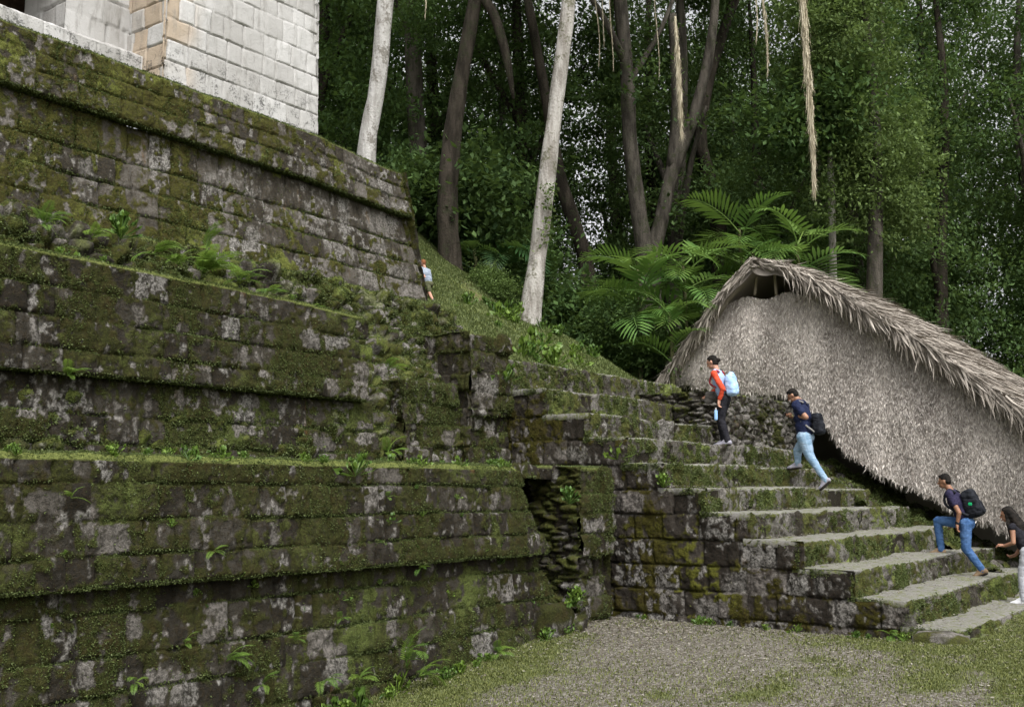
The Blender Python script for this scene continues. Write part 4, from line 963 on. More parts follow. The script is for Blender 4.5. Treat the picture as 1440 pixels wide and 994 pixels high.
# ------------------------------------------------------------------ ferns, weeds, hanging moss
fern('tall upright fern frond at the foot of the lowest terrace wall', tuple(on_wall(572, 938, 8.5)), 4, .50, 1, tilt=1.0)
fern('fern with long pale horizontal fronds at the foot of the lowest wall', tuple(on_wall(590, 950, 8.4)), 6, .42, 2, lean=(1, -.6), tilt=.1)
fern('yellow green fern low on the lowest wall, on its own', tuple(on_wall(368, 965, 8.72)), 5, .26, 3, tilt=.5)
fern('dark fern clump hanging from a joint in the lowest wall', tuple(on_wall(318, 930, 8.74)), 6, .30, 4)
fern('small fern beside a grey stone at the foot of the lowest wall', tuple(on_wall(505, 955, 8.5)), 5, .26, 5)
fern('bushy fern tuft on the ground near the end of the lowest wall', tuple(on_wall(700, 920, 8.55)), 8, .28, 6)
fern('low fern clump at the foot of the lowest wall left of the tall frond', tuple(on_wall(455, 960, 8.6)), 6, .26, 61)
fern('big bright fern clump on the middle terrace ledge', tuple(on_wall(285, 385, 11.35)), 12, .55, 7, tilt=.6)
fern('slender fern frond standing behind the bright clump on the ledge', tuple(on_wall(290, 355, 11.75)), 3, .55, 8, lean=(1, -.3), tilt=1.0)
fern('fern tuft on the middle ledge left of the bright clump', tuple(on_wall(215, 358, 11.45)), 7, .38, 9)
fern('small fern growing under the moulding of the middle wall', tuple(on_wall(95, 528, 10.95)), 7, .26, 10)
fern('ferns sprouting at the dark end of the middle wall', tuple(on_wall(545, 640, 10.7)), 6, .40, 11)
fern('hanging fern in the recess beside the squat pier', tuple(on_wall(545, 520, 11.2)), 6, .34, 12)
fern('fern growing at the base of the low broken pier', tuple(on_wall(800, 850, 8.65)), 7, .26, 13)
fern('fern at the foot of the stair corner below the yellow stone', (14.62, 4.75, .05), 7, .26, 14, lean=(-1, -.3))
fern('fern tuft near the child at the end of the upper terrace', tuple(pix(622, 440, 21.6)), 5, .38, 15)
for i, (px, py, Y, n, L) in enumerate([(60, 318, 11.8, 7, .36), (130, 335, 11.6, 6, .32), (335, 395, 11.4, 8, .42), (250, 372, 11.3, 7, .36), (375, 415, 11.5, 6, .3), (440, 438, 11.7, 6, .3)]):
    fern('small fern among the loose mossy rubble of the bank', tuple(on_wall(px, py, Y)), n, L, 30 + i, group='ferns on the rubble bank')
for i, (px, py) in enumerate([(190, 960), (260, 905), (415, 900), (300, 775), (100, 700), (590, 800), (480, 870), (545, 700)]):
    fern('little fern rooted in a joint of the lowest terrace wall', tuple(on_wall(px, py, 8.72)), 4, .17, 50 + i, group='little ferns in the lowest wall')
r = np.random.default_rng(55)
leafy('round leaved bright plant on the middle ledge above the lowest wall', tuple(on_wall(170, 330, 11.6)), 1.9, 0)
leafy('big leaved pale plant between the tall pier and the stair', tuple(on_wall(710, 535, 10.86)), 1.5, 2)
leafy('pale leafy plant at the end of a high step', (14.76, 8.9, 2.42), 1.4, 2)
leafy('small bright plant on the side wall under the middle steps', (14.74, 8.1, 1.98), 1.2, 0)
leafy('leafy plant rooted in the low broken pier', tuple(on_wall(800, 705, 8.72)), 1.4, 0)
leafy('bluish leafy plant hanging over the edge of the lowest terrace', tuple(on_wall(500, 665, 8.66)), 1.2, 2)
leafy('bushy green plant on the gravel where side wall and broken pier meet', tuple(on_wall(808, 848, 8.6)), 1.9, 1)
n = 46
for i in range(n):
    x = r.uniform(4.6, 12.0) if i < 34 else r.uniform(5.6, 11.3)
    if i < 34: leafy('little weed sprouting along the top edge of the lowest terrace', (x, 8.74 + r.uniform(.0, .35), 2.21), r.uniform(.4, .85), i, 'weeds along the lowest terrace edge')
    else: leafy('little weed sprouting along the middle terrace ledge', (x, 11.1 + r.uniform(.05, .7), 4.47), r.uniform(.4, 1.0), i, 'weeds along the middle terrace ledge')
for i in range(30):
    x = r.uniform(5.2, 12.5); z = r.uniform(-.1, 2.0); leafy('small weed rooted in a joint of the lowest wall face', (x, 8.68 + (.17 if z < 1.05 else .05) , z), r.uniform(.25, .6), i + 3, 'weeds in the joints of the lowest wall')
for i in range(14):
    x = 14.78 + r.uniform(-.25, -.02); y = r.uniform(4.5, 8.6); leafy('small weed at the foot of the stair side wall', (x, y, .0), r.uniform(.3, .8), i, 'weeds along the foot of the stair')
for i in range(16):
    x = r.uniform(8, 13.0); leafy('small weed at the foot of the lowest terrace wall', (x, 8.55 + r.uniform(-.1, .1), float(zground(np.array([x]), np.array([8.55]))[0])), r.uniform(.6, 1.4), i, 'weeds along the foot of the lowest wall')
for i in range(26):
    x = r.uniform(15.3, 20.5); y = r.uniform(11.4, 14.5); leafy('low broad leaved weed on the grass slope', (x, y, float(zhill(np.array([x]), np.array([y]))[0])), r.uniform(1.2, 2.6), i, 'weeds on the grass slope')

M_hang = thatch_mat('dry hanging root fibre', (.34, .29, .20), (.66, .60, .46), (.48, .42, .30))
def tassel(label, a, b, rmax, s, cord=None):
    a, b = np.array(a), np.array(b); r = np.random.default_rng(s); L = np.linalg.norm(b - a)
    t = empty('hanging_vine', a, label, 'hanging vine', 'hanging root tassels')
    n = int(1500 * L / 3 * min(1, rmax / .08 + .15)); u = r.random(n) ** .85; w = rmax * (np.sin(np.pi * (.12 + .55 * np.clip(u * 1.05, 0, 1)))) * (1 - .75 * u ** 2.5)
    sway = np.stack([np.sin(u * 5 + s), np.cos(u * 4), u * 0], -1) * .05
    P = a + (b - a) * u[:, None] + sway + r.normal(0, .5, (n, 3)) * w[:, None] * np.array([1, 1, .3])
    D = np.stack([r.normal(0, .045, n), r.normal(0, .045, n), -np.ones(n)], -1); D /= np.linalg.norm(D, axis=1)[:, None]
    V, F = strands(P, D, r.uniform(.12, .4, n) * min(1, rmax / .08 + .3), r.uniform(.005, .012, n), r, .2)
    q = np.linspace(0, 1, 9); C = a + (b - a) * q[:, None] + np.stack([np.sin(q * 5 + s), np.cos(q * 4), q * 0], -1) * .05
    tv, tf = tube([tuple(c) for c in C], list(rmax * .45 * (1 - .85 * q)), 8, .5, s)
    o = obj('fibres', mesh('fibres', V - a, F, dict(rnd=np.repeat(r.random(n), 5)), False), M_hang, t); o['kind'] = 'stuff'
    obj('root', mesh('root', tv - a, tf, dict(rnd=np.full(len(tv), .4))), M_hang, t)
    if cord is not None:
        V, F = tube([tuple(a + np.array([0, 0, .05])), tuple(a + np.array([.05, 0, cord * .5])), tuple(a + np.array([0, 0, cord]))], [.012, .012, .012], 5); obj('cord', mesh('cord', V - a, F), M_dark_bark, t)
tassel('short pale tassel of hanging roots on a thin cord before the leaning trunks', pix(951, 22, 26), pix(957, 185, 26), .062, 1, 4)
tassel('longest pale tassel of hanging roots, reaching down over the shelter', pix(1126, -110, 24), pix(1142, 262, 24), .085, 2, 2)
tassel('thin wispy hanging root between the two thick tassels', pix(1071, -90, 25), pix(1076, 100, 25), .028, 3, 2)
for i, (x, y0, y1, d) in enumerate([(846, -40, 60, 30), (858, -40, 95, 30), (922, -40, 110, 30.5), (838, -40, 90, 30), (1060, -60, 60, 27), (596, -40, 25, 27)]):
    tassel('wispy strand of moss hanging from the branches of the straight grey trunk' if x < 1000 and x > 700 else ('faint strand of moss hanging high before the forest, left of the thin root' if x > 1000 else 'faint strand of moss hanging high beside the smooth white trunk'), pix(x, y0, d), pix(x + 2, y1, d), .012, 20 + i, 1.5)
# ------------------------------------------------------------------ people
def onx(px, py, X):
    """a point of the vertical plane x = X seen through a pixel (layout helper)"""
    d = pix(px, py, 1.) - np.array([0, 0, 1.9]); return np.array([0, 0, 1.9]) + d * (X / d[0])

def cap(a, b, ra, rb, lat=1., n=14):
    """closed tapered capsule from a to b; lat widens it along x"""
    a, b = np.array(a, float), np.array(b, float); T = b - a; L = np.linalg.norm(T) + 1e-6; T = T / L
    ref = np.array([1., 0, 0]) if abs(T[0]) < .9 else np.array([0, 1., 0])
    S = ref - T * (ref @ T); S /= np.linalg.norm(S); B = np.cross(T, S)
    rows = [(-math.cos(t) * ra, math.sin(t) * ra) for t in np.linspace(.25, math.pi / 2, 4)] + [(L + math.sin(t) * rb, math.cos(t) * rb) for t in np.linspace(0, math.pi / 2 - .25, 4)]
    th = np.linspace(0, 2 * np.pi, n, endpoint=False); V = []
    for h, r in rows: V.append(a + T * h + (S[None] * np.cos(th)[:, None] * lat + B[None] * np.sin(th)[:, None]) * r)
    V = np.concatenate(V + [[a - T * ra], [b + T * rb]]); m = len(rows); i = np.arange(m * n).reshape(m, n); j = np.roll(i, -1, 1)
    F = np.stack([i[:-1], j[:-1], j[1:], i[1:]], -1).reshape(-1, 4)
    return V, [F, np.stack([i[0] * 0 + m * n, j[0], i[0]], -1), np.stack([i[0] * 0 + m * n + 1, i[-1], j[-1]], -1)]
def ell(c, r, rx=0., n=12):
    """closed ellipsoid, radii (x, y, z), turned about x by rx"""
    u = np.linspace(0, np.pi, n + 1)[1:-1]; th = np.linspace(0, 2 * np.pi, 2 * n, endpoint=False)
    V = np.stack([np.sin(u)[:, None] * np.cos(th), np.sin(u)[:, None] * np.sin(th), np.cos(u)[:, None] + 0 * th], -1).reshape(-1, 3)
    V = np.concatenate([V, [[0, 0, 1], [0, 0, -1]]]) * np.array(r); cs, sn = math.cos(rx), math.sin(rx)
    V = np.stack([V[:, 0], V[:, 1] * cs - V[:, 2] * sn, V[:, 1] * sn + V[:, 2] * cs], -1) + np.array(c)
    m = n - 1; i = np.arange(m * 2 * n).reshape(m, 2 * n); j = np.roll(i, -1, 1)
    F = np.stack([i[:-1], i[1:], j[1:], j[:-1]], -1).reshape(-1, 4); t = m * 2 * n
    return V, [F, np.stack([i[0] * 0 + t, i[0], j[0]], -1), np.stack([i[0] * 0 + t + 1, j[-1], i[-1]], -1)]
def rbox(c, r, rx=0., e=.45, n=12):
    """rounded box (superellipsoid)"""
    V, F = ell((0, 0, 0), (1, 1, 1), 0, n); V = np.sign(V) * np.abs(V) ** e; V = V * np.array(r); cs, sn = math.cos(rx), math.sin(rx)
    return np.stack([V[:, 0], V[:, 1] * cs - V[:, 2] * sn, V[:, 1] * sn + V[:, 2] * cs], -1) + np.array(c), F
def blob(name, prims, mat, parent, voxel=.009, smooth=4, wr=0., s=0, loc=None):
    """union of closed pieces grown into one continuous surface"""
    V, F, _ = cat_parts([(v, f, {}) for v, f in prims])
    me = mesh('tmp', V, F, smooth=False)
    o = bpy.data.objects.new('tmp', me); COL.objects.link(o)
    md = o.modifiers.new('r', 'REMESH'); md.mode = 'VOXEL'; md.voxel_size = voxel
    if smooth: ms = o.modifiers.new('s', 'SMOOTH'); ms.iterations = smooth; ms.factor = .5
    dg = bpy.context.evaluated_depsgraph_get(); dg.update()
    m2 = bpy.data.meshes.new_from_object(o.evaluated_get(dg), depsgraph=dg); m2.name = name
    bpy.data.objects.remove(o); bpy.data.meshes.remove(me)
    n = len(m2.vertices); P = np.empty(n * 3, np.float32); m2.vertices.foreach_get('co', P); P = P.reshape(-1, 3).astype(float)
    if wr:
        N = np.empty(n * 3, np.float32); m2.vertices.foreach_get('normal', N); N = N.reshape(-1, 3)
        k = fbm(P * np.array([14, 14, 22]) + s, 3, s) - .5; k2 = np.abs(fbm(P * np.array([9, 9, 26]) + s, 2, s + 4) - .5)
        P = P + N * ((k * 1.0 - k2 * 1.2) * wr)[:, None]
    if loc is not None: P = P - np.array(loc)
    m2.vertices.foreach_set('co', P.astype(np.float32).ravel()); m2.polygons.foreach_set('use_smooth', np.ones(len(m2.polygons), bool)); m2.update()
    m2.materials.clear()
    return obj(name, m2, mat, parent)

def skinmat(name, c):
    m = Mat(name); P = m.obj(); n = m.noise(P, 14, 3); return m.principled(m.mix(m.ramp(n, .35, .7), c, tuple(x * .8 for x in c)), .5, None, .3, **{'Subsurface Weight': .08})
def cloth(name, a, b, sc=1., streak=0.):
    m = Mat(name); P = m.obj(); n = m.noise(P, 9 * sc, 4); n2 = m.noise(P, 90 * sc, 2)
    c = m.mix(m.ramp(n, .35, .65), a, b); return m.principled(c, .85, m.bump(m.math('ADD', n, m.math('MULTIPLY', n2, .3)), .4, .008), .15)
S_tan = skinmat('tanned skin', (.34, .18, .115)); S_brown = skinmat('brown skin', (.27, .135, .08)); S_fair = skinmat('fair skin', (.50, .27, .19))
H_black = cloth('black hair', (.008, .007, .006), (.022, .018, .015)); H_red = cloth('reddish hair', (.17, .065, .03), (.26, .11, .05))
C_navy = cloth('navy cotton', (.010, .014, .040), (.018, .024, .060)); C_plum = cloth('dark plum navy cotton', (.016, .014, .036), (.028, .024, .055))
C_lblue = cloth('light blue cotton', (.28, .38, .58), (.36, .46, .66)); C_red = cloth('orange red sleeve', (.50, .055, .025), (.62, .085, .04)); C_dkred = cloth('dark red strap', (.22, .02, .03), (.3, .03, .04))
C_black = cloth('black trousers', (.010, .010, .014), (.022, .021, .026)); C_jlight = cloth('light blue denim', (.17, .27, .38), (.29, .39, .50)); C_jean = cloth('blue denim', (.035, .085, .20), (.075, .15, .31))
C_grey = cloth('pale grey cotton', (.34, .35, .38), (.44, .45, .48)); C_olive = cloth('olive cloth', (.07, .075, .04), (.11, .11, .06)); C_dgrey = cloth('grey knit', (.075, .068, .062), (.13, .12, .11))
C_pack = cloth('black pack nylon', (.007, .008, .011), (.02, .022, .028)); C_bluep = cloth('pale blue pack nylon', (.30, .47, .75), (.40, .56, .80)); C_strapgrey = cloth('grey strap', (.2, .19, .18), (.28, .27, .25))
C_boot = cloth('tan suede', (.20, .135, .08), (.28, .20, .125)); C_shoe = cloth('grey lilac shoe', (.26, .25, .30), (.36, .35, .40)); C_white = cloth('white shoe', (.6, .6, .62), (.7, .7, .72)); C_sole = cloth('dark sole', (.03, .025, .02), (.05, .045, .04))
C_eye = Mat('dark eye').principled((.012, .008, .006), .2); C_lip = skinmat('lips', (.30, .11, .09)); C_phone = Mat('black phone').principled((.01, .01, .012), .15, None, .5); C_wrist = cloth('yellow wristband', (.5, .42, .2), (.6, .5, .25)); C_green = Mat('green badge').principled((.01, .32, .12), .5)
C_child = cloth('faded blue cotton', (.22, .26, .33), (.30, .34, .40))
C_bottle = Mat('clear blue water bottle').principled((.30, .52, .85), .12, None, .5)

def hand(w, d, curl, s, side):
    """palm, four bent fingers of unequal length and a thumb leaving the palm's side. w wrist, d pointing direction"""
    w, d = np.array(w, float), np.array(d, float); d = d / np.linalg.norm(d)
    lat = np.array([1., 0, 0]) - d * d[0]; lat /= np.linalg.norm(lat); nrm = np.cross(d, lat) * side
    P = [cap(w, w + d * .045, .026, .028, 1.25), cap(w + d * .045, w + d * .085, .027, .022, 1.4)]
    for k, (o, L) in enumerate([(-.030, .068), (-.010, .078), (.010, .073), (.029, .058)]):
        a = w + d * .075 + lat * o; b1 = a + (d * math.cos(curl * .5) + nrm * math.sin(curl * .5)) * L * .45
        b2 = b1 + (d * math.cos(curl * 1.3) + nrm * math.sin(curl * 1.3)) * L * .32; b3 = b2 + (d * math.cos(curl * 2.0) + nrm * math.sin(curl * 2.0)) * L * .25
        P += [cap(a, b1, .0095, .009), cap(b1, b2, .009, .0085), cap(b2, b3, .0085, .007)]
    t = w + d * .025 - lat * .026; t2 = t + d * .035 - lat * .026 + nrm * .012; t3 = t2 + d * .028 - lat * .004 + nrm * .012
    P += [cap(t, t2, .013, .011), cap(t2, t3, .0105, .008)]
    return P

def person(label, base, J, look, skin, hairm, hair, top, bottom, shoes, group='visitors climbing the stair', sleeve=.5, build=1., female=False, sl_mat=None, hand_dir=None, curl=.7, sk=1., voxel=.008, shorts=False, cat='person'):
    """J: joints as world points. look: head pitch (radians, + looks down). L is the side towards the camera (-x)"""
    base = np.array(base, float); t = bpy.data.objects.new('person', None)
    B = build; V3 = lambda k: np.array(J[k], float)
    hd, nk, pv = V3('head'), V3('neck'), V3('pelvis'); ch = nk * .62 + pv * .38; ab = nk * .3 + pv * .7
    shx = (.165 if female else .195) * sk * (.5 + .5 * B); hpx = .085 * sk
    X = np.array([1., 0, 0])
    sh = {'L': V3('shL') if 'shL' in J else nk - X * shx + (pv - nk) * .10, 'R': V3('shR') if 'shR' in J else nk + X * shx + (pv - nk) * .10}
    hp = {'L': pv - X * hpx, 'R': pv + X * hpx}
    sp = math.atan2((nk - pv)[1], (nk - pv)[2])
    # body: one surface
    f = lambda y, z: hd + np.array([0, y * math.cos(look) + z * math.sin(look), -y * math.sin(look) + z * math.cos(look)]) * sk
    lk = -look
    P = [ell(f(-.008, .012), np.array((.076, .096, .110)) * sk, lk), ell(f(.030, -.055), np.array((.058, .062, .062)) * sk, lk), ell(f(.055, -.088), np.array((.030, .030, .026)) * sk, lk),
         cap(f(.088, .012), f(.112, -.028), .010 * sk, .015 * sk), ell(f(.098, -.066), np.array((.026, .011, .010)) * sk, lk), ell(f(.082, .026), np.array((.058, .018, .012)) * sk, lk),
         ell(f(-.012, -.010) - X * .076 * sk, np.array((.012, .022, .033)) * sk, lk), ell(f(-.012, -.010) + X * .076 * sk, np.array((.012, .022, .033)) * sk, lk),
         cap(f(-.025, -.07), nk, .052 * sk, .058 * sk * B),
         ell(ch, np.array((shx * .86, .108 * B * sk, .20 * sk)), -sp), ell(ab, np.array((.145 * B * sk, .10 * B * sk, .16 * sk)), -sp), ell(pv, np.array((.155 * sk * (.6 + .4 * B), .115 * sk * B, .12 * sk)), 0)]
    SH, SL, TR = [], [], []
    SH += [ell(ch, np.array((shx * .86 + .028, .108 * B * sk + .028, .222 * sk)), -sp), ell(ab, np.array((.145 * B * sk + .025, .10 * B * sk + .026, .18 * sk)), -sp), cap(ab, pv + (pv - ab) * .05, .112 * B * sk, .122 * B * sk, 1.3), cap(nk - X * .09 * sk - np.array([0, .01, .02]), nk + X * .09 * sk - np.array([0, .01, .02]), .066 * sk * B, .066 * sk * B)]
    TR += [ell(pv, np.array((.155 * sk * (.6 + .4 * B) + .018, .115 * sk * B + .018, .125 * sk)), 0)]
    shoes_p, sole_p = {}, {}
    for S in 'LR':
        a, e, w = sh[S], V3('el' + S), V3('wr' + S)
        P += [cap(a, e, .050 * sk * B, .039 * sk * B), cap(e, w, .039 * sk * B, .026 * sk)]
        hd_ = np.array((hand_dir or {}).get(S, w - e), float)
        P += [(v, q) for v, q in hand(w, hd_, curl, 0, 1 if S == 'L' else -1)] if sk > .9 else [ell(w + hd_ / np.linalg.norm(hd_) * .03, (.022, .022, .03))]
        q = a + (e - a) * min(1, sleeve / .5); SL += [cap(a + (nk - a) * .25, a, .065 * sk * B, .070 * sk * B), cap(a, q, .070 * sk * B, .062 * sk * B)]
        if sleeve > .5: SL += [cap(e, e + (w - e) * (sleeve - .5) * 2, .055 * sk * B, .040 * sk)]
        h, k, an, to = hp[S], V3('kn' + S), V3('an' + S), V3('to' + S)
        P += [cap(h, k, .088 * sk * B, .056 * sk), cap(k, k + (an - k) * .35, .054 * sk, .056 * sk), cap(k + (an - k) * .35, an, .055 * sk, .036 * sk), cap(an, an + (to - an) * .35, .034 * sk, .02 * sk)]
        if shorts: TR += [cap(h, h + (k - h) * .8, .108 * sk * B, .085 * sk)]
        else: TR += [cap(h, k, .110 * sk * B, .078 * sk * (.5 + .5 * B)), cap(k, k + (an - k) * .4, .078 * sk * (.5 + .5 * B), .070 * sk), cap(k + (an - k) * .4, an + (an - k) * .06, .070 * sk, .058 * sk)]
        dv = to - an; dv[2] = 0 if abs((to - an)[2]) < .06 else dv[2]; fd = (to - an) / np.linalg.norm(to - an)
        dn = np.array([0, fd[2], -fd[1]]) if True else None
        if dn[2] > 0: dn = -dn
        heel = an + dn * .045 * sk - fd * .035 * sk; ball = an + fd * .13 * sk + dn * .05 * sk; tip = an + fd * .19 * sk + dn * .052 * sk
        shoes_p[S] = [cap(an + dn * .0, heel, .050 * sk, .044 * sk, .95), cap(heel, ball, .044 * sk, .043 * sk, 1.1), cap(ball, tip, .043 * sk, .030 * sk, 1.2), cap(an + fd * .03, ball, .045 * sk, .040 * sk), cap(an - dn * .045, an + dn * .02, .050 * sk, .052 * sk)]
        sole_p[S] = [cap(heel + dn * .030 * sk, ball + dn * .026 * sk, .026 * sk, .028 * sk, 1.7), cap(ball + dn * .026 * sk, tip + dn * .020 * sk, .028 * sk, .022 * sk, 1.7)]
    me_o = blob('person', P, skin, None, voxel * .8 if sk > .9 else .006, 3, 0, loc=base)
    me_o.location = base; tag(me_o, label, cat, group); t = None
    prt = lambda nm, pr, mt, wr=0., s=0, vx=voxel: blob(nm, pr, mt, me_o, vx, 4, wr, s, loc=base)
    if sl_mat is None: prt('shirt', SH + SL, top, .016, 3)
    else: prt('shirt', SH, top, .014, 3); prt('sleeves', SL, sl_mat, .016, 4)
    prt('shorts' if shorts else 'trousers', TR, bottom, .015, 5)
    for S in 'LR':
        so = prt('shoe', shoes_p[S], shoes); sl_ = blob('sole', sole_p[S], C_sole, so, voxel, 2, loc=base)
    HP = [ell(f(-.020, .035), np.array((.084, .100, .100)) * sk, lk), ell(f(-.045, -.02), np.array((.080, .072, .085)) * sk, lk)]
    if hair == 'short': HP = [ell(f(-.016, .045), np.array((.083, .098, .092)) * sk, lk), ell(f(-.045, -.005), np.array((.079, .068, .075)) * sk, lk), ell(f(.045, .095), np.array((.055, .045, .028)) * sk, lk)]
    if hair == 'bun': HP += [ell(f(-.125, -.02), np.array((.045, .042, .042)) * sk, lk)]
    if hair == 'long':
        bk = nk + np.array([0, -.09, 0])
        HP += [cap(f(-.05, .0), bk + np.array([0, -.02, -.02]), .088, .085, 1.15), cap(bk, bk + np.array([0, -.06, -.34]), .085, .045, 1.35), cap(f(.0, -.02) - X * .06, nk - X * .09 + np.array([0, .03, -.20]), .035, .028), cap(f(.0, -.02) + X * .06, nk + X * .09 + np.array([0, .03, -.20]), .035, .028)]
    h = blob('hair', HP, hairm, me_o, .008 if sk > .9 else .006, 2, .014, 9, loc=base)
    # keep the face free: push hair behind the hairline
    n = len(h.data.vertices); Q = np.empty(n * 3, np.float32); h.data.vertices.foreach_get('co', Q); Q = Q.reshape(-1, 3) + base - hd
    fy = (Q[:, 1] * math.cos(look) - Q[:, 2] * math.sin(look)) / sk; fz = (Q[:, 1] * math.sin(look) + Q[:, 2] * math.cos(look)) / sk
    k = (fy > .03) & (fz < .06) & (fz > -.12) & (np.abs(Q[:, 0]) < .09 * sk); d = np.zeros_like(Q); d[k] = np.array([0, -math.cos(look), math.sin(look)]) * ((fy[k] - .03) * sk)[:, None]
    Q = Q + d + hd - base; h.data.vertices.foreach_set('co', Q.astype(np.float32).ravel()); h.data.update()
    for s_ in (-1, 1):
        v, q = ell(f(.083, .010) + X * .030 * s_ * sk, np.array((.012, .008, .007)) * sk, lk); obj('eye', mesh('eye', v - base, q), C_eye, me_o)
        v, q = cap(f(.090, .033) + X * .018 * s_ * sk, f(.080, .036) + X * .050 * s_ * sk, .005 * sk, .004 * sk); obj('eyebrow', mesh('eyebrow', v - base, q), hairm, me_o)
    return me_o

def backpack(label, prims, straps, mat, smat, pocket=None, badge=None, group=None):
    c = prims[0][0].mean(0); t = empty('backpack', c, label, 'backpack', group)
    blob('pack_body', prims, mat, t, .009, 3, .02, 7, loc=c)
    if pocket: blob('pocket', pocket, mat, t, .009, 2, .01, 8, loc=c)
    for pts, w in straps:
        V, F = tube(pts, [w] * len(pts), 8); obj('strap', mesh('strap', V - c, F), smat, t)
    if badge: v, f = badge; obj('badge', mesh('badge', v - c, f), C_green, t)
    return t
def joints(Xc, d):
    """d: name -> (px, py[, x offset from the middle plane])"""
    out = {}
    for k, v in d.items(): out[k] = onx(v[0], v[1], Xc + (v[2] if len(v) > 2 else 0))
    return out

# man in dark plum shirt, striding up with tan boots
z3 = lambda x, y: (1290 + x / 4.733, 650 + y / 4.733)
XM = 19.6
J = joints(XM, dict(head=z3(180, 126), neck=z3(222, 190), pelvis=z3(330, 405), elL=(*z3(278, 335), -.24), wrL=(*z3(266, 408), -.22), elR=(*z3(285, 330), .26), wrR=(*z3(230, 400), .24),
    knL=(*z3(325, 575), -.09), anL=(*z3(432, 718), -.09), knR=(*z3(135, 388), .10), anR=(*z3(158, 578), .10)))
J['toL'] = J['anL'] + np.array([0, .17, -.10]); J['toR'] = J['anR'] + np.array([0, .17, -.02])
def to_ground(J, side, z):
    """stand a foot on its tread"""
    dz = z + .075 - J['an' + side][2]; J['an' + side] = J['an' + side] + np.array([0, 0, dz]); J['to' + side] = J['to' + side] + np.array([0, 0, dz]); J['kn' + side] = J['kn' + side] + np.array([0, 0, dz * .5])
to_ground(J, 'R', SZ[2])
J['anL'][2] = SZ[1] + .13; J['toL'] = J['anL'] + np.array([0, .16, -.075])
person('man in a dark plum t-shirt and blue jeans striding up the steps in tan boots', (XM, J['anR'][1], SZ[2]), J, .15, S_brown, H_black, 'short', C_plum, C_jean, C_boot, sleeve=.27, build=1.0, hand_dir={'L': (0, .05, -1), 'R': (0, .3, -1)}, curl=.55)
bc = onx(*z3(368, 272), XM); nk = J['neck']; pv = J['pelvis']; lean = math.atan2((nk - pv)[1], (nk - pv)[2])
backpack('black backpack with a green badge on the back of the striding man', [rbox(bc, (.16, .12, .24), -lean), rbox(bc + np.array([0, -.02, -.08]), (.15, .14, .15), -lean)],
    [([nk + np.array([s * .12, -.11, -.03]), nk + np.array([s * .13, -.01, .015]), nk + np.array([s * .14, .065, -.09]), nk + np.array([s * .16, .02, -.26]), bc + np.array([s * .15, .04, -.20])], .022) for s in (-1, 1)], C_pack, C_pack,
    pocket=[rbox(bc + np.array([0, -.12, -.06]), (.11, .05, .11), -lean)], badge=rbox(bc + np.array([-.163, -.0, -.01]), (.006, .032, .026), 0, .6), group='backpacks')
v, q = cap(J['wrL'] - np.array([.0, 0, -.02]), J['wrL'] + np.array([0, 0, .0]), .034, .034); 
tag(obj('wristwatch', mesh('wristwatch', v - J['wrL'], q), C_pack, None, J['wrL']), 'black wristwatch on the wrist of the striding man', 'watch')

# man looking at his phone
z2 = lambda x, y: (1080 + x / 5.845, 530 + y / 5.845)
XP = 19.4
J = joints(XP, dict(head=z2(205, 152), neck=z2(262, 208), pelvis=z2(308, 495), elL=(*z2(312, 330), -.25), wrL=(*z2(205, 312), -.10), elR=(*z2(300, 345), .25), wrR=(*z2(190, 325), .08),
    knL=(*z2(345, 655), -.10), anL=(*z2(470, 800), -.10), knR=(*z2(245, 650), .10), anR=(*z2(248, 800), .10)))
J['toL'] = J['anL'] + np.array([0, .12, -.13]); J['toR'] = J['anR'] + np.array([0, .18, -.02]); to_ground(J, 'R', SZ[6])
J['anL'][2] = SZ[5] + .16; J['toL'] = J['anL'] + np.array([0, .13, -.11])
person('man in a navy t-shirt and light blue jeans looking at his phone as he climbs', (XP, J['anR'][1], SZ[6]), J, .55, S_tan, H_black, 'short', C_navy, C_jlight, C_shoe, sleeve=.30, build=1.22, hand_dir={'L': (.25, 1, .25), 'R': (-.15, 1, .35)}, curl=.9)
ph = (J['wrL'] + J['wrR']) / 2 + np.array([0, .115, .055])
v, q = rbox((0, 0, 0), (.037, .006, .075), .55, .25); o = obj('phone', mesh('phone', v, q), C_phone, None, ph); tag(o, 'black phone held in both hands by the man in the navy shirt', 'phone')
v, q = cap(J['wrL'] - (J['wrL'] - J['elL']) * .05, J['wrL'] - (J['wrL'] - J['elL']) * .14, .036, .037); tag(obj('wristband', mesh('wristband', v - J['wrL'], q), C_wrist, None, J['wrL']), 'yellowish wristband on the wrist of the man with the phone', 'wristband')
nk = J['neck']; bc = onx(*z2(415, 385), XP + .02)
backpack('small black drawstring pack with grey straps on the man with the phone', [rbox(bc, (.15, .075, .20), -.15), rbox(bc + np.array([0, -.01, -.07]), (.14, .09, .12), -.15)],
    [([nk + np.array([s * .13, -.12, -.02]), nk + np.array([s * .135, -.01, .015]), nk + np.array([s * .14, .075, -.09]), nk + np.array([s * .17, .04, -.26]), bc + np.array([s * .13, .03, -.15])], .017) for s in (-1, 1)], C_pack, C_strapgrey, group='backpacks')

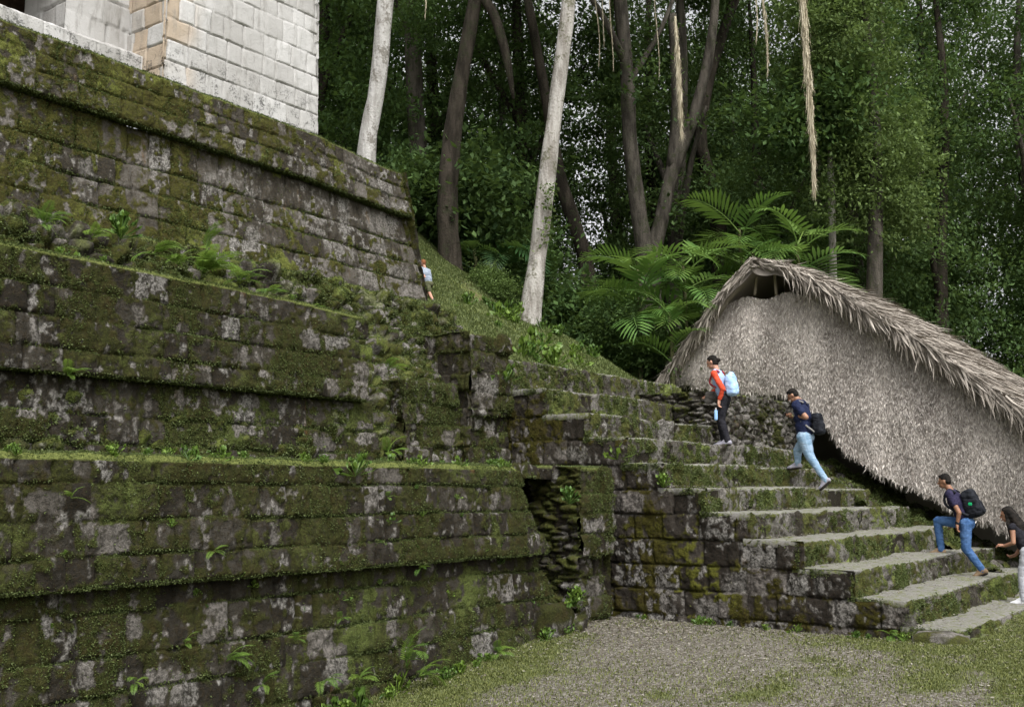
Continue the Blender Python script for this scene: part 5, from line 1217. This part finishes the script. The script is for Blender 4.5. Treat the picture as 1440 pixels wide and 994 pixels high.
# woman with light blue pack
z1 = lambda x, y: (960 + x / 6.21, 480 + y / 6.21)
XW = 18.3
J = joints(XW, dict(head=z1(258, 182), neck=z1(298, 262), pelvis=z1(362, 500), elL=(*z1(350, 415), -.22), wrL=(*z1(318, 515), -.20), elR=(*z1(300, 420), .22), wrR=(*z1(225, 470), .18),
    knL=(*z1(338, 700), -.07), anL=(*z1(392, 880), -.07), knR=(*z1(330, 690), .07), anR=(*z1(362, 885), .07)))
J['toL'] = J['anL'] + np.array([0, .17, -.02]); J['toR'] = J['anR'] + np.array([0, .17, -.02]); to_ground(J, 'L', SZ[7]); to_ground(J, 'R', SZ[7])
person('woman in a light blue top with orange red sleeves and black trousers looking down', (XW, J['anR'][1], SZ[7]), J, .42, S_fair, H_black, 'bun', C_lblue, C_black, C_shoe, sleeve=.92, build=.86, female=True, sl_mat=C_red, hand_dir={'L': (0, .12, -1), 'R': (0, .7, -.6)}, curl=.8)
nk = J['neck']; bc = onx(*z1(425, 375), XW)
backpack('pale blue rounded backpack with dark red straps worn by the woman', [rbox(bc, (.13, .09, .20), -.1, .6), rbox(bc + np.array([0, -.01, -.08]), (.125, .11, .13), -.1, .6), ell(bc + np.array([0, .0, .17]), (.09, .07, .06))],
    [([nk + np.array([s * .10, -.10, -.03]), nk + np.array([s * .105, -.01, .012]), nk + np.array([s * .11, .062, -.10]), nk + np.array([s * .12, .065, -.25]), bc + np.array([s * .11, .05, -.12])], .016) for s in (-1, 1)] + [([nk + np.array([-.12, .065, -.24]), nk + np.array([0, .095, -.25]), nk + np.array([.12, .065, -.24])], .016)], C_bluep, C_dkred, group='backpacks')
c = onx(*z1(240, 470), XW + .10)
t = blob('folded_jacket', [ell(c, (.09, .11, .08)), ell(c + np.array([0, .03, -.09]), (.07, .09, .08)), ell(c + np.array([.02, -.06, -.05]), (.07, .08, .07))], C_dgrey, None, .01, 3, .03, 3, loc=c); t.location = c; tag(t, 'grey brown knitted jacket carried over the arm of the woman', 'jacket')
c = onx(*z1(292, 640), XW - .19); t = empty('water_bottle', c, 'light blue water bottle hanging from the hand of the woman', 'bottle')
v, q = cap(c + np.array([0, .005, -.07]), c + np.array([0, 0, .06]), .034, .032); obj('bottle_body', mesh('bottle_body', v - c, q), C_bottle, t)
v, q = cap(c + np.array([0, 0, .085]), c + np.array([0, 0, .115]), .015, .014); obj('bottle_cap', mesh('bottle_cap', v - c, q), C_white, t)

# girl at the frame edge
XG = 19.1
J = joints(XG, dict(head=z3(598, 345), neck=z3(640, 415), pelvis=z3(735, 590), shL=(*z3(632, 435), -.15), elL=(*z3(640, 535), -.20), wrL=(*z3(580, 555), -.12), elR=(*z3(690, 560), .2), wrR=(*z3(655, 615), .16),
    knL=(*z3(700, 770), -.08), anL=(*z3(712, 950), -.08), knR=(*z3(770, 780), .08), anR=(*z3(820, 940), .08)))
J['toL'] = J['anL'] + np.array([0, .17, -.02]); J['toR'] = J['anR'] + np.array([0, .15, -.08]); to_ground(J, 'L', SZ[0]); J['anR'][2] = SZ[0] + .10; J['toR'] = J['anR'] + np.array([0, .16, -.04])
person('young woman with long black hair and pale grey trousers stepping onto the bottom step', (XG, J['anL'][1], SZ[0]), J, .25, S_tan, H_black, 'long', C_black, C_grey, C_white, sleeve=.02, build=.88, female=True, hand_dir={'L': (.1, 1, .15), 'R': (0, 1, -.4)}, curl=.8)

# toddler on the slope by the upper terrace
zc = lambda x, y: (570 + x / 11.05, 350 + y / 11.05)
XC = 15.95
J = joints(XC, dict(head=zc(275, 225), neck=zc(300, 300), pelvis=zc(365, 545), elL=(*zc(300, 440), -.10), wrL=(*zc(262, 462), -.08), elR=(*zc(270, 400), .10), wrR=(*zc(235, 410), .08),
    knL=(*zc(372, 680), -.05), anL=(*zc(440, 835), -.05), knR=(*zc(320, 690), .05), anR=(*zc(318, 815), .05)))
J['toL'] = J['anL'] + np.array([0, .06, -.02]); J['toR'] = J['anR'] + np.array([0, .06, -.02])
person('small child with reddish hair and pale blue top scrambling up beside the upper terrace', (XC, J['anR'][1], J['anR'][2] - .03), J, .1, S_fair, H_red, 'short', C_child, C_olive, C_white, group=None, sleeve=.3, build=1.0, sk=.58, voxel=.007, shorts=True, hand_dir={'L': (0, 1, .2), 'R': (0, 1, .3)})
# ------------------------------------------------------------------ camera, light, sky
cam = bpy.data.cameras.new('camera'); co = bpy.data.objects.new('camera', cam); COL.objects.link(co)
cam.sensor_width = 36; cam.lens = 1556 / 1440 * 36; cam.clip_end = 3000; cam.clip_start = .1
co.location = (0, 0, 1.9)
az, el = R(36.5), math.atan(193 / 1556)
fwd = Vector((math.cos(az) * math.cos(el), math.sin(az) * math.cos(el), math.sin(el)))
co.rotation_euler = fwd.to_track_quat('-Z', 'Y').to_euler()
SC.camera = co
SUN_EL, SUN_AZ = 55, 236                       # degrees; azimuth counted from +X towards +Y
w = bpy.data.worlds.new('World'); SC.world = w; w.use_nodes = True
nt = w.node_tree; bg = nt.nodes['Background']
sky = nt.nodes.new('ShaderNodeTexSky'); sky.sky_type = 'NISHITA'; sky.sun_disc = False
sky.sun_elevation = R(SUN_EL); sky.sun_rotation = R(90 - SUN_AZ); sky.air_density = 1; sky.dust_density = 6; sky.ozone_density = 1
hs = nt.nodes.new('ShaderNodeHueSaturation'); hs.inputs['Saturation'].default_value = .08
nt.links.new(sky.outputs[0], hs.inputs['Color']); nt.links.new(hs.outputs[0], bg.inputs[0]); bg.inputs[1].default_value = .14
sl = bpy.data.lights.new('sun', 'SUN'); sl.energy = .9; sl.angle = R(25); sl.color = (1, .97, .93)
so = bpy.data.objects.new('sun', sl); COL.objects.link(so); so.location = (0, 0, 30)
d = Vector((math.cos(R(SUN_AZ)) * math.cos(R(SUN_EL)), math.sin(R(SUN_AZ)) * math.cos(R(SUN_EL)), math.sin(R(SUN_EL))))
so.rotation_euler = d.to_track_quat('Z', 'Y').to_euler()
vs = SC.view_settings; vs.view_transform = 'Standard'; vs.look = 'None'; vs.exposure = 1.0; vs.gamma = 1; vs.use_curve_mapping = False
cy = SC.cycles
cy.max_bounces = 6; cy.diffuse_bounces = 3; cy.glossy_bounces = 2; cy.transmission_bounces = 3; cy.transparent_max_bounces = 4
cy.caustics_reflective = False; cy.caustics_refractive = False; cy.use_adaptive_sampling = True; cy.adaptive_threshold = .01
cy.use_denoising = True; cy.denoiser = 'OPENIMAGEDENOISE'; cy.denoising_input_passes = 'RGB_ALBEDO_NORMAL'; cy.denoising_prefilter = 'ACCURATE'
SC.render.use_persistent_data = False
